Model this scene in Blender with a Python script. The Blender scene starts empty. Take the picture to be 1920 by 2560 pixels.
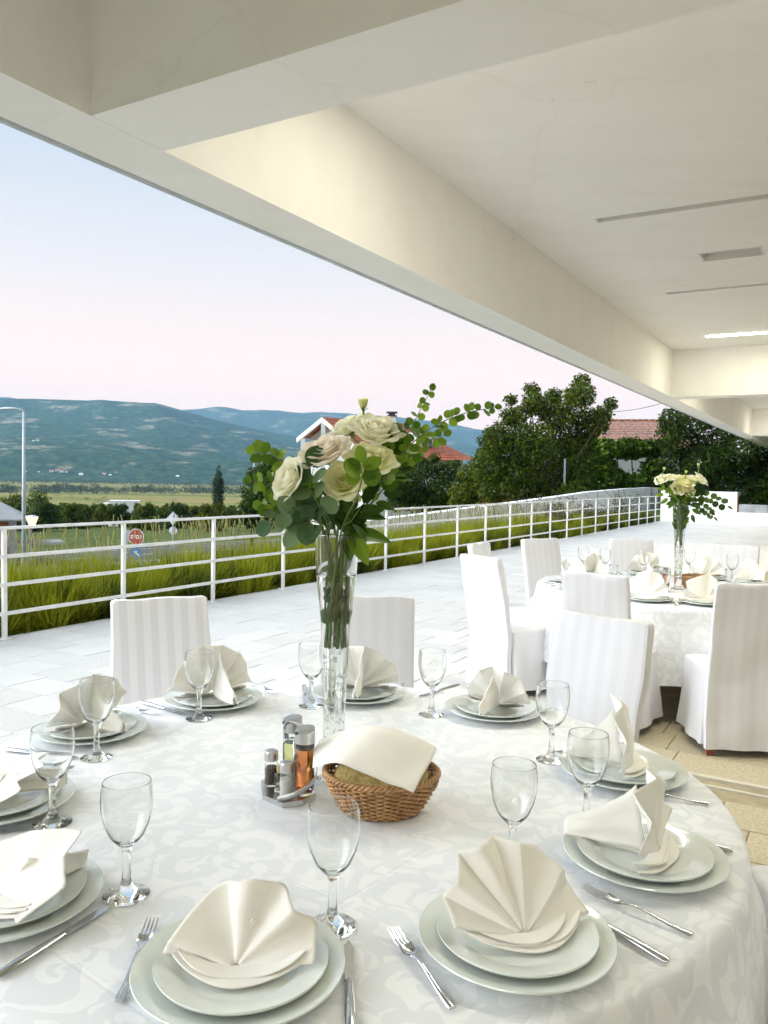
import bpy, math, random
from mathutils import Vector, Matrix, noise
R = math.radians
sc = bpy.context.scene
COL = sc.collection

# ------------------------------------------------------------------ camera
CAM_H = 1.54
cam_d = bpy.data.cameras.new('camera')
cam = bpy.data.objects.new('camera', cam_d)
COL.objects.link(cam)
_p, _r = R(2.474), R(1.119)
_cp, _sp, _cr, _sr = math.cos(_p), math.sin(_p), math.cos(_r), math.sin(_r)
_right = Vector((_cr, _sr * _sp, _sr * _cp))
_down = Vector((_sr, -_cr * _sp, -_cr * _cp))
_fwd = Vector((0, _cp, -_sp))
cam.matrix_world = Matrix(((_right.x, -_down.x, -_fwd.x, 0), (_right.y, -_down.y, -_fwd.y, 0), (_right.z, -_down.z, -_fwd.z, CAM_H), (0, 0, 0, 1)))
cam_d.sensor_fit = 'HORIZONTAL'
cam_d.sensor_width = 36.0
cam_d.lens = 36.0 * 2012.5 / 1920.0
cam_d.clip_start = 0.05
cam_d.clip_end = 30000
sc.camera = cam

# ------------------------------------------------------------------ sky, sun, exposure
SUN_EL, SUN_AZ = 29.0, -95.0          # the bright western half of a clear dusk sky, left of the view
wd = bpy.data.worlds.new('World')
sc.world = wd
wd.use_nodes = True
nt = wd.node_tree
bg = nt.nodes['Background']
sky = nt.nodes.new('ShaderNodeTexSky')
sky.sky_type = 'NISHITA'
sky.sun_disc = False
sky.sun_elevation = R(SUN_EL)
sky.sun_rotation = R(SUN_AZ)
sky.altitude = 300
sky.dust_density = 1.0
# even dusk gradient by elevation, the same all round, blended with the Nishita sky
tc = nt.nodes.new('ShaderNodeTexCoord')
sx = nt.nodes.new('ShaderNodeSeparateXYZ')
nt.links.new(tc.outputs['Generated'], sx.inputs[0])
rp = nt.nodes.new('ShaderNodeValToRGB')
cr = rp.color_ramp
cr.elements[0].position = 0.0; cr.elements[0].color = (1.30, 0.87, 0.56, 1)
cr.elements[1].position = 1.0; cr.elements[1].color = (0.30, 0.43, 0.64, 1)
for p_, c_ in ((0.05, (1.30, 0.88, 0.60)), (0.11, (1.13, 0.83, 0.65)), (0.23, (0.80, 0.73, 0.70)), (0.40, (0.47, 0.58, 0.70))):
    e_ = cr.elements.new(p_); e_.color = (*c_, 1)
nt.links.new(sx.outputs['Z'], rp.inputs[0])
SKY_NISHITA, SKY_STRENGTH = 0.05, 0.248
m1 = nt.nodes.new('ShaderNodeVectorMath'); m1.operation = 'SCALE'; m1.inputs['Scale'].default_value = 0.10
nt.links.new(sky.outputs[0], m1.inputs[0])
mx = nt.nodes.new('ShaderNodeMix'); mx.data_type = 'RGBA'; mx.inputs[0].default_value = SKY_NISHITA
nt.links.new(rp.outputs[0], mx.inputs[6]); nt.links.new(m1.outputs[0], mx.inputs[7])
nt.links.new(mx.outputs[2], bg.inputs[0])
bg.inputs[1].default_value = SKY_STRENGTH

sun_d = bpy.data.lights.new('sun', 'SUN')
sun_d.energy = 1.5
sun_d.angle = R(80)
sun_d.color = (0.93, 0.965, 1.0)
sun = bpy.data.objects.new('sun', sun_d)
COL.objects.link(sun)
_az = R(SUN_AZ)
_sd = Vector((math.sin(_az) * math.cos(R(SUN_EL)), math.cos(_az) * math.cos(R(SUN_EL)), math.sin(R(SUN_EL))))
sun.rotation_euler = (-_sd).to_track_quat('-Z', 'Y').to_euler()

sc.view_settings.view_transform = 'Standard'
sc.view_settings.look = 'None'
sc.view_settings.gamma = 1
sc.view_settings.exposure = 2.4
sc.view_settings.use_curve_mapping = False
sc.render.engine = 'CYCLES'
cy = sc.cycles
cy.use_denoising = True
cy.denoiser = 'OPENIMAGEDENOISE'
cy.max_bounces = 14
cy.diffuse_bounces = 4
cy.glossy_bounces = 5
cy.transmission_bounces = 14
cy.transparent_max_bounces = 24
cy.volume_bounces = 1
cy.sample_clamp_indirect = 6.0
cy.blur_glossy = 0.5
cy.use_light_tree = False
cy.use_adaptive_sampling = True
cy.adaptive_threshold = 0.015

# ------------------------------------------------------------------ helpers
A = R(30.33)                                   # direction of the building, the railing and the paving
UD = Vector((math.sin(A), math.cos(A), 0))     # along the railing
VD = Vector((math.cos(A), -math.sin(A), 0))    # across, towards the building
def W(u, v, z=0.0): return UD * u + VD * v + Vector((0, 0, z))

class MB:
    """collects polygons, then links them as one mesh object"""
    def __init__(s): s.v = []; s.f = []
    def add(s, vs, fs, M=None):
        o = len(s.v)
        s.v.extend([(M @ Vector(p)) if M else Vector(p) for p in vs])
        s.f.extend([tuple(i + o for i in f) for f in fs])
        return s
    def box(s, x0, x1, y0, y1, z0, z1, M=None):
        return s.add([(x0,y0,z0),(x1,y0,z0),(x1,y1,z0),(x0,y1,z0),(x0,y0,z1),(x1,y0,z1),(x1,y1,z1),(x0,y1,z1)],
                     [(0,3,2,1),(4,5,6,7),(0,1,5,4),(1,2,6,5),(2,3,7,6),(3,0,4,7)], M)
    def bevbox(s, x0, x1, y0, y1, z0, z1, b, M=None):
        vs = []; fs = []
        for z, d in ((z0, b), (z0 + b, 0), (z1 - b, 0), (z1, b)):
            vs += [(x0+d,y0+d,z),(x1-d,y0+d,z),(x1-d,y1-d,z),(x0+d,y1-d,z)]
        for k in range(3):
            for i in range(4):
                j = (i + 1) % 4
                fs.append((k*4+i, k*4+j, k*4+4+j, k*4+4+i))
        fs += [(3,2,1,0), (12,13,14,15)]
        return s.add(vs, fs, M)
    def grid(s, nu, nv, fn, M=None, wrap=False):
        vs = [fn(i / nu, j / nv) for j in range(nv + 1) for i in range(nu + (0 if wrap else 1))]
        w = nu if wrap else nu + 1
        fs = []
        for j in range(nv):
            for i in range(nu):
                a = j*w + i; b = j*w + (i+1) % w
                fs.append((a, b, b + w, a + w))
        return s.add(vs, fs, M)
    def lathe(s, prof, seg=48, M=None, sx=1.0, sy=1.0):
        vs = []; fs = []; idx = []
        for (r, z) in prof:
            if r < 1e-6:
                idx.append([len(vs)] * seg); vs.append((0, 0, z))
            else:
                idx.append(list(range(len(vs), len(vs) + seg)))
                vs += [(r*sx*math.cos(2*math.pi*k/seg), r*sy*math.sin(2*math.pi*k/seg), z) for k in range(seg)]
        for a, b in zip(idx, idx[1:]):
            for k in range(seg):
                l = (k + 1) % seg
                q = [a[k], a[l], b[l], b[k]]
                q2 = [x for n_, x in enumerate(q) if x not in q[:n_]]
                if len(q2) > 2: fs.append(tuple(q2))
        return s.add(vs, fs, M)
    def tube(s, pts, rad, seg=8, cap=True, M=None, closed=False, flat=1.0):
        pts = [Vector(p) for p in pts]; n = len(pts)
        if not hasattr(rad, '__len__'): rad = [rad] * n
        vs = []; fs = []; prev = None
        for i, p in enumerate(pts):
            if closed: t = pts[(i+1) % n] - pts[i-1]
            else: t = pts[min(i+1, n-1)] - pts[max(i-1, 0)]
            if t.length < 1e-9: t = Vector((0, 0, 1))
            t.normalize()
            if prev is None:
                x = t.orthogonal().normalized() if abs(t.z) > .95 else t.cross(Vector((0, 0, 1))).normalized()
            else:
                x = prev - t * prev.dot(t)
                x = x.normalized() if x.length > 1e-6 else t.orthogonal().normalized()
            prev = x
            y = t.cross(x)
            for k in range(seg):
                a = 2 * math.pi * k / seg
                vs.append(p + x * (rad[i] * math.cos(a)) + y * (rad[i] * math.sin(a) * flat))
        m = n if closed else n - 1
        for i in range(m):
            for k in range(seg):
                l = (k + 1) % seg; j = (i + 1) % n
                fs.append((i*seg+k, i*seg+l, j*seg+l, j*seg+k))
        if cap and not closed:
            fs.append(tuple(reversed(range(seg)))); fs.append(tuple(range((n-1)*seg, n*seg)))
        return s.add(vs, fs, M)
    def prism(s, poly, z0, z1, M=None):
        n = len(poly)
        vs = [(x, y, z0) for x, y in poly] + [(x, y, z1) for x, y in poly]
        fs = [tuple(reversed(range(n))), tuple(range(n, 2*n))] + [(i, (i+1) % n, n + (i+1) % n, n + i) for i in range(n)]
        return s.add(vs, fs, M)
    def mesh(s, name, m, smooth=True, sharp=None):
        me = bpy.data.meshes.new(name)
        me.from_pydata([tuple(p) for p in s.v], [], s.f)
        if smooth:
            me.polygons.foreach_set('use_smooth', [True] * len(me.polygons))
            if sharp is not None: me.set_sharp_from_angle(angle=R(sharp))
        if m is not None: me.materials.append(m)
        me.update()
        return me
    def build(s, name, m, parent=None, smooth=True, sharp=None, loc=None, rotz=None):
        o = bpy.data.objects.new(name, s.mesh(name, m, smooth, sharp))
        COL.objects.link(o)
        if parent is not None: o.parent = parent
        if loc is not None: o.location = loc
        if rotz is not None: o.rotation_euler = (0, 0, rotz)
        return o

def inst(name, me, parent=None, M=None, loc=None, rot=None, scale=None):
    o = bpy.data.objects.new(name, me); COL.objects.link(o)
    if parent is not None: o.parent = parent
    if M is not None: o.matrix_basis = M
    if loc is not None: o.location = loc
    if rot is not None: o.rotation_euler = rot
    if scale is not None: o.scale = scale if hasattr(scale, '__len__') else (scale,) * 3
    return o
def empty(name, loc=(0, 0, 0), rz=0.0):
    o = bpy.data.objects.new(name, None); COL.objects.link(o)
    o.empty_display_size = 0.1
    o.location = loc; o.rotation_euler = (0, 0, rz)
    return o
def tag(o, label=None, cat=None, group=None, kind=None):
    if label: o['label'] = label
    if cat: o['category'] = cat
    if group: o['group'] = group
    if kind: o['kind'] = kind
    return o
CHILDREN = {}
def copy_tree(o, parent=None):
    c = o.copy(); COL.objects.link(c); c.parent = parent
    for ch in list(o.children): copy_tree(ch, c)
    return c
def rnd(a, b): return random.uniform(a, b)
def smooth01(t): t = max(0.0, min(1.0, t)); return t*t*(3 - 2*t)
def lerp(a, b, t): return a + (b - a) * t
def interp(tab, x):
    if x <= tab[0][0]: return tab[0][1]
    for (x0, y0), (x1, y1) in zip(tab, tab[1:]):
        if x <= x1:
            t = (x - x0) / (x1 - x0)
            return y0 + (y1 - y0) * t
    return tab[-1][1]
def curve(pts, n=24):
    """Catmull-Rom through points"""
    P = [Vector(p) for p in pts]; P = [P[0]*2 - P[1]] + P + [P[-1]*2 - P[-2]]
    out = []; m = len(P) - 3
    for i in range(n + 1):
        t = i / n * m; k = min(int(t), m - 1); t -= k
        a, b, c, d = P[k:k+4]
        out.append(0.5 * ((2*b) + (c - a)*t + (2*a - 5*b + 4*c - d)*t*t + (3*b - a - 3*c + d)*t**3))
    return out
def frame(origin, zaxis, spin=0.0):
    q = Vector(zaxis).normalized().to_track_quat('Z', 'Y')
    return Matrix.Translation(Vector(origin)) @ q.to_matrix().to_4x4() @ Matrix.Rotation(spin, 4, 'Z')

# ------------------------------------------------------------------ materials
MATS = {}
def bsdf_mat(name):
    m = bpy.data.materials.new(name); m.use_nodes = True
    return m, m.node_tree, m.node_tree.nodes['Principled BSDF']
def N(t, kind, **kw):
    n = t.nodes.new(kind)
    for k, v in kw.items():
        if k.startswith('i_'):
            key = k[2:]; n.inputs[int(key) if key.isdigit() else key.replace('_', ' ')].default_value = v
        else: setattr(n, k, v)
    return n
def ramp(t, fac, stops):
    n = t.nodes.new('ShaderNodeValToRGB'); e = n.color_ramp.elements
    e[0].position = stops[0][0]; e[0].color = (*stops[0][1], 1)
    e[1].position = stops[-1][0]; e[1].color = (*stops[-1][1], 1)
    for p, c in stops[1:-1]:
        x = e.new(p); x.color = (*c, 1)
    t.links.new(fac, n.inputs[0])
    return n.outputs[0]
def simple(name, col, rough=0.5, metal=0.0, var=0.08, vscale=6.0, bump=0.0, bscale=60.0, spec=0.5, coat=0.0, sheen=0.0, trans=0.0, obj_rand=0.0, detail=4.0, sub=0.0):
    """painted / woven / stone surface: colour broken up by noise, fine relief"""
    m, t, b = bsdf_mat(name)
    co = N(t, 'ShaderNodeTexCoord').outputs['Object']
    n1 = N(t, 'ShaderNodeTexNoise', i_Scale=vscale, i_Detail=detail, i_Roughness=0.6)
    t.links.new(co, n1.inputs['Vector'])
    lo = tuple(max(0, c * (1 - var)) for c in col); hi = tuple(min(1, c * (1 + var)) for c in col)
    out = ramp(t, n1.outputs['Fac'], [(0.3, lo), (0.7, hi)])
    if obj_rand:
        oi = N(t, 'ShaderNodeObjectInfo')
        mp = N(t, 'ShaderNodeMapRange', i_3=1 - obj_rand, i_4=1 + obj_rand)
        t.links.new(oi.outputs['Random'], mp.inputs[0])
        vm = N(t, 'ShaderNodeVectorMath', operation='SCALE')
        t.links.new(out, vm.inputs[0]); t.links.new(mp.outputs[0], vm.inputs['Scale']); out = vm.outputs[0]
    t.links.new(out, b.inputs['Base Color'])
    b.inputs['Roughness'].default_value = rough; b.inputs['Metallic'].default_value = metal
    b.inputs['Specular IOR Level'].default_value = spec
    if coat: b.inputs['Coat Weight'].default_value = coat; b.inputs['Coat Roughness'].default_value = 0.08
    if sheen: b.inputs['Sheen Weight'].default_value = sheen
    if sub:
        b.inputs['Subsurface Weight'].default_value = sub; b.inputs['Subsurface Radius'].default_value = (0.01, 0.008, 0.006)
    if bump:
        n2 = N(t, 'ShaderNodeTexNoise', i_Scale=bscale, i_Detail=3.0)
        t.links.new(co, n2.inputs['Vector'])
        bp = N(t, 'ShaderNodeBump', i_Strength=bump, i_Distance=0.01)
        t.links.new(n2.outputs['Fac'], bp.inputs['Height']); t.links.new(bp.outputs[0], b.inputs['Normal'])
    MATS[name] = m
    return m
def leaf_mat(name, dark, light, trans=0.35, rough=0.5, island=True, nscale=0.8):
    m, t, b = bsdf_mat(name)
    co = N(t, 'ShaderNodeTexCoord').outputs['Object']
    nz = N(t, 'ShaderNodeTexNoise', i_Scale=nscale, i_Detail=2.0)
    t.links.new(co, nz.inputs['Vector'])
    src = nz.outputs['Fac']
    if island:
        g = N(t, 'ShaderNodeNewGeometry')
        ad = N(t, 'ShaderNodeMix'); ad.inputs[0].default_value = 0.5
        t.links.new(nz.outputs['Fac'], ad.inputs[2]); t.links.new(g.outputs['Random Per Island'], ad.inputs[3])
        src = ad.outputs[0]
    else:
        oi = N(t, 'ShaderNodeObjectInfo')
        ad = N(t, 'ShaderNodeMix'); ad.inputs[0].default_value = 0.6
        t.links.new(nz.outputs['Fac'], ad.inputs[2]); t.links.new(oi.outputs['Random'], ad.inputs[3])
        src = ad.outputs[0]
    c = ramp(t, src, [(0.32, dark), (0.70, light)])
    t.links.new(c, b.inputs['Base Color'])
    b.inputs['Roughness'].default_value = rough; b.inputs['Specular IOR Level'].default_value = 0.22
    tr = N(t, 'ShaderNodeBsdfTranslucent'); t.links.new(c, tr.inputs[0])
    mx = N(t, 'ShaderNodeMixShader'); mx.inputs[0].default_value = trans
    t.links.new(b.outputs[0], mx.inputs[1]); t.links.new(tr.outputs[0], mx.inputs[2])
    t.links.new(mx.outputs[0], t.nodes['Material Output'].inputs['Surface'])
    MATS[name] = m
    return m
def glass_mat(name, col=(1, 1, 1), ior=1.45, rough=0.0):
    m = bpy.data.materials.new(name); m.use_nodes = True; t = m.node_tree
    t.nodes.remove(t.nodes['Principled BSDF'])
    g = N(t, 'ShaderNodeBsdfGlass', i_Color=(*col, 1), i_Roughness=rough, i_IOR=ior)
    t.links.new(g.outputs[0], t.nodes['Material Output'].inputs['Surface'])
    MATS[name] = m
    return m
def emit_mat(name, col, strength):
    m = bpy.data.materials.new(name); m.use_nodes = True; t = m.node_tree
    t.nodes.remove(t.nodes['Principled BSDF'])
    e = N(t, 'ShaderNodeEmission', i_Color=(*col, 1), i_Strength=strength)
    t.links.new(e.outputs[0], t.nodes['Material Output'].inputs['Surface'])
    MATS[name] = m
    return m
import numpy as np
random.seed(7)
RNG = np.random.default_rng(11)
def np_mesh(name, verts, faces, m, smooth=False):
    verts = np.asarray(verts, dtype=np.float32).reshape(-1, 3); faces = np.asarray(faces, dtype=np.int32)
    n, k = faces.shape
    me = bpy.data.meshes.new(name)
    me.vertices.add(len(verts)); me.vertices.foreach_set('co', verts.ravel())
    me.loops.add(n * k); me.loops.foreach_set('vertex_index', faces.ravel())
    me.polygons.add(n)
    me.polygons.foreach_set('loop_start', np.arange(0, n * k, k, dtype=np.int32))
    me.polygons.foreach_set('loop_total', np.full(n, k, dtype=np.int32))
    me.polygons.foreach_set('use_smooth', np.full(n, smooth))
    me.materials.append(m)
    me.update(calc_edges=True); me.validate()
    return me
def np_obj(name, verts, faces, m, parent=None, smooth=False):
    return inst(name, np_mesh(name, verts, faces, m, smooth), parent)

# ---- materials of the setting
simple('plaster', (0.80, 0.785, 0.74), rough=0.85, var=0.03, vscale=0.9, bump=0.12, bscale=140, spec=0.2)
def plaster_mat():
    m, t, b = bsdf_mat('plaster')
    g = N(t, 'ShaderNodeNewGeometry').outputs['Position']
    n1 = N(t, 'ShaderNodeTexNoise', i_Scale=0.7, i_Detail=6.0, i_Roughness=0.7); t.links.new(g, n1.inputs['Vector'])
    c1 = ramp(t, n1.outputs['Fac'], [(0.30, (0.765, 0.745, 0.69)), (0.5, (0.80, 0.785, 0.74)), (0.7, (0.82, 0.805, 0.765))])
    # roller marks and small scuffs
    mp = N(t, 'ShaderNodeMapping'); mp.inputs['Rotation'].default_value = (0, 0, A); mp.inputs['Scale'].default_value = (0.35, 3.2, 1.0); t.links.new(g, mp.inputs[0])
    n2 = N(t, 'ShaderNodeTexNoise', i_Scale=1.6, i_Detail=3.0); t.links.new(mp.outputs[0], n2.inputs['Vector'])
    r2 = ramp(t, n2.outputs['Fac'], [(0.35, (0.982, 0.982, 0.98)), (0.6, (1, 1, 1))])
    n3 = N(t, 'ShaderNodeTexNoise', i_Scale=9.0, i_Detail=2.0); t.links.new(g, n3.inputs['Vector'])
    r3 = ramp(t, n3.outputs['Fac'], [(0.20, (0.88, 0.87, 0.84)), (0.235, (1, 1, 1))])
    # hairline cracks
    wv = N(t, 'ShaderNodeTexVoronoi', feature='DISTANCE_TO_EDGE', i_Scale=0.22); nd = N(t, 'ShaderNodeTexNoise', i_Scale=2.5, i_Detail=4.0); t.links.new(g, nd.inputs['Vector'])
    ad = N(t, 'ShaderNodeVectorMath', operation='MULTIPLY_ADD'); t.links.new(nd.outputs['Color'], ad.inputs[0]); ad.inputs[1].default_value = (.5, .5, .5); t.links.new(g, ad.inputs[2]); t.links.new(ad.outputs[0], wv.inputs['Vector'])
    r4 = ramp(t, wv.outputs['Distance'], [(0.0, (0.965, 0.96, 0.95)), (0.0016, (1, 1, 1))])
    cur = c1
    for r_ in (r2, r3, r4):
        mx = N(t, 'ShaderNodeMix', data_type='RGBA', blend_type='MULTIPLY'); mx.inputs[0].default_value = 1.0
        t.links.new(cur, mx.inputs[6]); t.links.new(r_, mx.inputs[7]); cur = mx.outputs[2]
    t.links.new(cur, b.inputs['Base Color']); b.inputs['Roughness'].default_value = 0.85; b.inputs['Specular IOR Level'].default_value = 0.2
    n5 = N(t, 'ShaderNodeTexNoise', i_Scale=2.2, i_Detail=8.0, i_Roughness=0.7); t.links.new(g, n5.inputs['Vector'])
    bp = N(t, 'ShaderNodeBump', i_Strength=0.10, i_Distance=0.03); t.links.new(n5.outputs['Fac'], bp.inputs['Height']); t.links.new(bp.outputs[0], b.inputs['Normal'])
    MATS['plaster'] = m
plaster_mat()
simple('plaster_white', (0.89, 0.88, 0.86), rough=0.8, var=0.05, vscale=1.5, bump=0.2, bscale=90, spec=0.2)
simple('mortar', (0.25, 0.245, 0.23), rough=0.95, var=0.2, vscale=9, spec=0.1)
simple('mortar_lamp_tinted', (0.36, 0.31, 0.21), rough=0.95, var=0.2, vscale=9, spec=0.1)  # joint colour warmed with painted lamp light for the canopy floor
simple('rail_paint', (0.78, 0.78, 0.77), rough=0.4, var=0.10, vscale=9, bump=0.15, bscale=40)
simple('dark_metal', (0.05, 0.06, 0.07), rough=0.45, var=0.1)
simple('galvanised', (0.50, 0.54, 0.57), rough=0.5, metal=0.3, var=0.12, vscale=3)
simple('fixture_white', (0.62, 0.61, 0.57), rough=0.6, var=0.05)
simple('diffuser_off', (0.50, 0.48, 0.43), rough=0.5, var=0.05)
simple('asphalt', (0.075, 0.078, 0.085), rough=0.9, var=0.2, vscale=0.6, bump=0.2, bscale=30)
simple('road_paint', (0.75, 0.75, 0.73), rough=0.7, var=0.15, vscale=2)
emit_mat('tube_light', (1.0, 0.955, 0.78), 12.0)

def stone_mat(name, base, speck, rnd_amt):
    m, t, b = bsdf_mat(name)
    co = N(t, 'ShaderNodeTexCoord').outputs['Object']
    oi = N(t, 'ShaderNodeObjectInfo')
    g = N(t, 'ShaderNodeNewGeometry')
    ps = g.outputs['Position']
    n1 = N(t, 'ShaderNodeTexNoise', i_Scale=1.1, i_Detail=5.0, i_Roughness=0.65); t.links.new(ps, n1.inputs['Vector'])
    n2 = N(t, 'ShaderNodeTexNoise', i_Scale=60.0, i_Detail=3.0); t.links.new(ps, n2.inputs['Vector'])
    c1 = ramp(t, n1.outputs['Fac'], [(0.3, tuple(c * 0.86 for c in base)), (0.7, tuple(min(1, c * 1.06) for c in base))])
    f2 = ramp(t, n2.outputs['Fac'], [(0.40, (0, 0, 0)), (0.62, (1, 1, 1))])
    mx = N(t, 'ShaderNodeMix', data_type='RGBA'); t.links.new(f2, mx.inputs[0])
    mx.inputs[6].default_value = (*speck, 1); t.links.new(c1, mx.inputs[7])
    ad = N(t, 'ShaderNodeMath', operation='ADD'); t.links.new(oi.outputs['Random'], ad.inputs[0]); t.links.new(g.outputs['Random Per Island'], ad.inputs[1])
    fr = N(t, 'ShaderNodeMath', operation='FRACT'); t.links.new(ad.outputs[0], fr.inputs[0])
    mp = N(t, 'ShaderNodeMapRange', i_3=1 - rnd_amt, i_4=1 + rnd_amt); t.links.new(fr.outputs[0], mp.inputs[0])
    vm = N(t, 'ShaderNodeVectorMath', operation='SCALE'); t.links.new(mx.outputs[2], vm.inputs[0]); t.links.new(mp.outputs[0], vm.inputs['Scale'])
    t.links.new(vm.outputs[0], b.inputs['Base Color'])
    b.inputs['Roughness'].default_value = 0.72; b.inputs['Specular IOR Level'].default_value = 0.3
    bp = N(t, 'ShaderNodeBump', i_Strength=0.25, i_Distance=0.004); t.links.new(n2.outputs['Fac'], bp.inputs['Height']); t.links.new(bp.outputs[0], b.inputs['Normal'])
    MATS[name] = m
stone_mat('limestone', (0.605, 0.59, 0.56), (0.515, 0.50, 0.47), 0.06)
stone_mat('limestone_lamp_tinted', (0.54, 0.48, 0.35), (0.42, 0.365, 0.255), 0.05)  # same paving stone, warm lamp light under the canopy mixed into its colour
M = MATS

# ---- terrace floor: base sheets, then stone slabs laid in rows across the terrace
tf = MB().box(-6.78, -1.30, -9, 33.3, -0.30, -0.010).build('terrace_floor', M['mortar'], rotz=-A, smooth=False)
tag(tf, 'pale limestone paved terrace floor running to the low white wall', kind='structure')
cf = MB().box(-1.30, 6.0, -9, 46, -0.30, -0.0105).build('canopy_floor', M['mortar_lamp_tinted'], rotz=-A, smooth=False)
tag(cf, 'stone floor under the canopy beside the terrace, warm lamp light painted into its colour', kind='structure')
slabs = []          # (v0, v1, u0, u1, inner?)
ROW = 0.312
k0 = int((1.2 - 3.556) / ROW)
for k in range(k0, 96):
    u0 = 3.556 + ROW * k; u1 = u0 + ROW
    if u1 > 33.28: u1 = 33.28
    if u1 - u0 < 0.05: break
    rr = random.Random(k * 13 + 5)
    v = -6.70 - rr.uniform(0, 0.4)
    if k == 0: v = -6.70 + (-4.96 + 6.70) % 0.435 - 0.435
    while v < (3.2 if u0 < 9 else -1.30):
        L = rr.choice((0.33, 0.41, 0.48, 0.55, 0.62))
        a, b = max(v, -6.74), v + L
        if a < -1.30 < b: b = -1.30
        inner = a >= -1.301
        if inner and 4.33 < (u0 + u1) / 2 < 4.52:
            v = b; continue
        if b - a > 0.04: slabs.append((a, b, u0, u1, inner))
        v = b
def slab_mb(mb, a, b, u0, u1, top=0.0):
    g = 0.0030
    return mb.bevbox(a + g, b - g, u0 + g, u1 - g, -0.028, top, 0.0022)
def slab_rank(s):
    p = W((s[2] + s[3]) / 2, (s[0] + s[1]) / 2)
    if p.y < 1.2: return 1e9
    px = p.x / p.y
    if abs(px) > 0.60: return 1e8 + p.length
    return p.length
order = sorted(slabs, key=slab_rank)
near, far = order[:300], order[300:]
for s in near:
    inner = s[4]
    cx, cu = (s[0] + s[1]) / 2, (s[2] + s[3]) / 2
    mb = slab_mb(MB(), s[0] - cx, s[1] - cx, s[2] - cu, s[3] - cu, random.uniform(-0.0012, 0.0012))
    o = mb.build('slab', M['limestone_lamp_tinted' if inner else 'limestone'], cf if inner else tf, smooth=False, loc=(cx, cu, 0))
    o.rotation_euler = (rnd(-.0015, .0015), rnd(-.0015, .0015), 0)
for inner, par in ((False, tf), (True, cf)):
    mb = MB()
    for s in far:
        if s[4] == inner: slab_mb(mb, *s[:4], top=random.uniform(-0.0012, 0.0012))
    o = mb.build('paving', M['limestone_lamp_tinted' if inner else 'limestone'], par, smooth=False)
    o['kind'] = 'stuff'
simple('drain_stone', (0.56, 0.52, 0.43), rough=0.7, var=0.12, vscale=20, bump=0.2, bscale=60)
# drain channel across the canopy floor
dc = empty('drain_channel', W(4.42, 0.9), -A)
tag(dc, 'straight pale metal drain channel set across the canopy floor', 'drain')
MB().box(-2.2, 2.2, -0.085, -0.062, -0.02, 0.001).build('edge_strip', M['drain_stone'], dc, smooth=False)
MB().box(-2.2, 2.2, 0.035, 0.075, -0.02, 0.002).build('edge_strip', M['drain_stone'], dc, smooth=False)
MB().box(-2.2, 2.2, -0.062, 0.035, -0.03, -0.018).build('channel_bottom', M['mortar_lamp_tinted'], dc, smooth=False)

# ---- canopy: edge beam, cross beams, coffered ceiling with slots for the lights
SOF, CEIL = 3.30, 4.26
cb = empty('canopy', (0, 0, 0), -A)
tag(cb, 'long cream plastered concrete canopy with deep edge beam and cross beams', 'canopy')
BEAMS = [(-11.8, -11.3), (2.763, 3.251), (17.343, 17.873), (31.95, 32.45), (46.5, 47.0)]
eb = MB().box(-3.762, -3.342, -13, 60, SOF, 4.75)
eb.build('edge_beam', M['plaster'], cb, smooth=False)
MB().box(-3.785, -3.755, -13, 60, SOF - 0.016, SOF + 0.05).build('drip_edge', M['galvanised'], cb, smooth=False)
for a, b in BEAMS:
    MB().box(-3.345, 6.0, a, b, SOF + 0.003, CEIL + 0.2).build('cross_beam', M['plaster'], cb, smooth=False)
MB().box(6.0, 6.3, -13, 60, -0.3, 4.7).build('rear_wall', M['plaster'], cb, smooth=False)
SLOTS = [(-8.60, -8.46, -2.46, 3.2, True), (-4.97, -4.83, -2.46, 3.2, True), (4.60, 4.74, -2.46, 3.2, True), (8.40, 8.535, -2.44, 3.2, False), (10.22, 10.56, -1.70, -1.06, None), (12.08, 12.19, -2.46, 3.2, False), (15.88, 16.02, -2.49, 3.2, True),
         (19.20, 19.34, -2.46, 3.2, True), (22.9, 23.03, -2.46, 3.2, False), (26.6, 26.73, -2.46, 3.2, False), (30.5, 30.64, -2.46, 3.2, True)]
ce = MB(); last = -13.0
for (a, b, v0, v1, kind) in SLOTS:
    ce.box(-3.35, 6.0, last, a, CEIL, 4.7)
    ce.box(-3.35, v0, a, b, CEIL, 4.7); ce.box(v1, 6.0, a, b, CEIL, 4.7)
    last = b
ce.box(-3.35, 6.0, last, 60, CEIL, 4.7)
ce.build('ceiling', M['plaster'], cb, smooth=False)
lamp_names = {-8.60: 'lit strip light in the bay behind the viewer, rear one', -4.97: 'lit strip light in the bay behind the viewer, front one', 4.60: 'lit strip light behind the first cross beam near the edge beam', 15.88: 'glowing white strip light in the ceiling at the right edge',
              8.40: 'long unlit recessed strip slot, largest one in the ceiling', 12.08: 'thin unlit recessed strip slot between the box fitting and lit strip',
              10.22: 'short rectangular recessed ceiling fitting with rounded corners', 19.20: 'lit strip light just past the far cross beam', 30.5: 'lit strip light in the farthest bay of the canopy',
              22.9: 'first unlit strip in the farther canopy bay', 26.6: 'second unlit strip in the farther canopy bay'}
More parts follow.
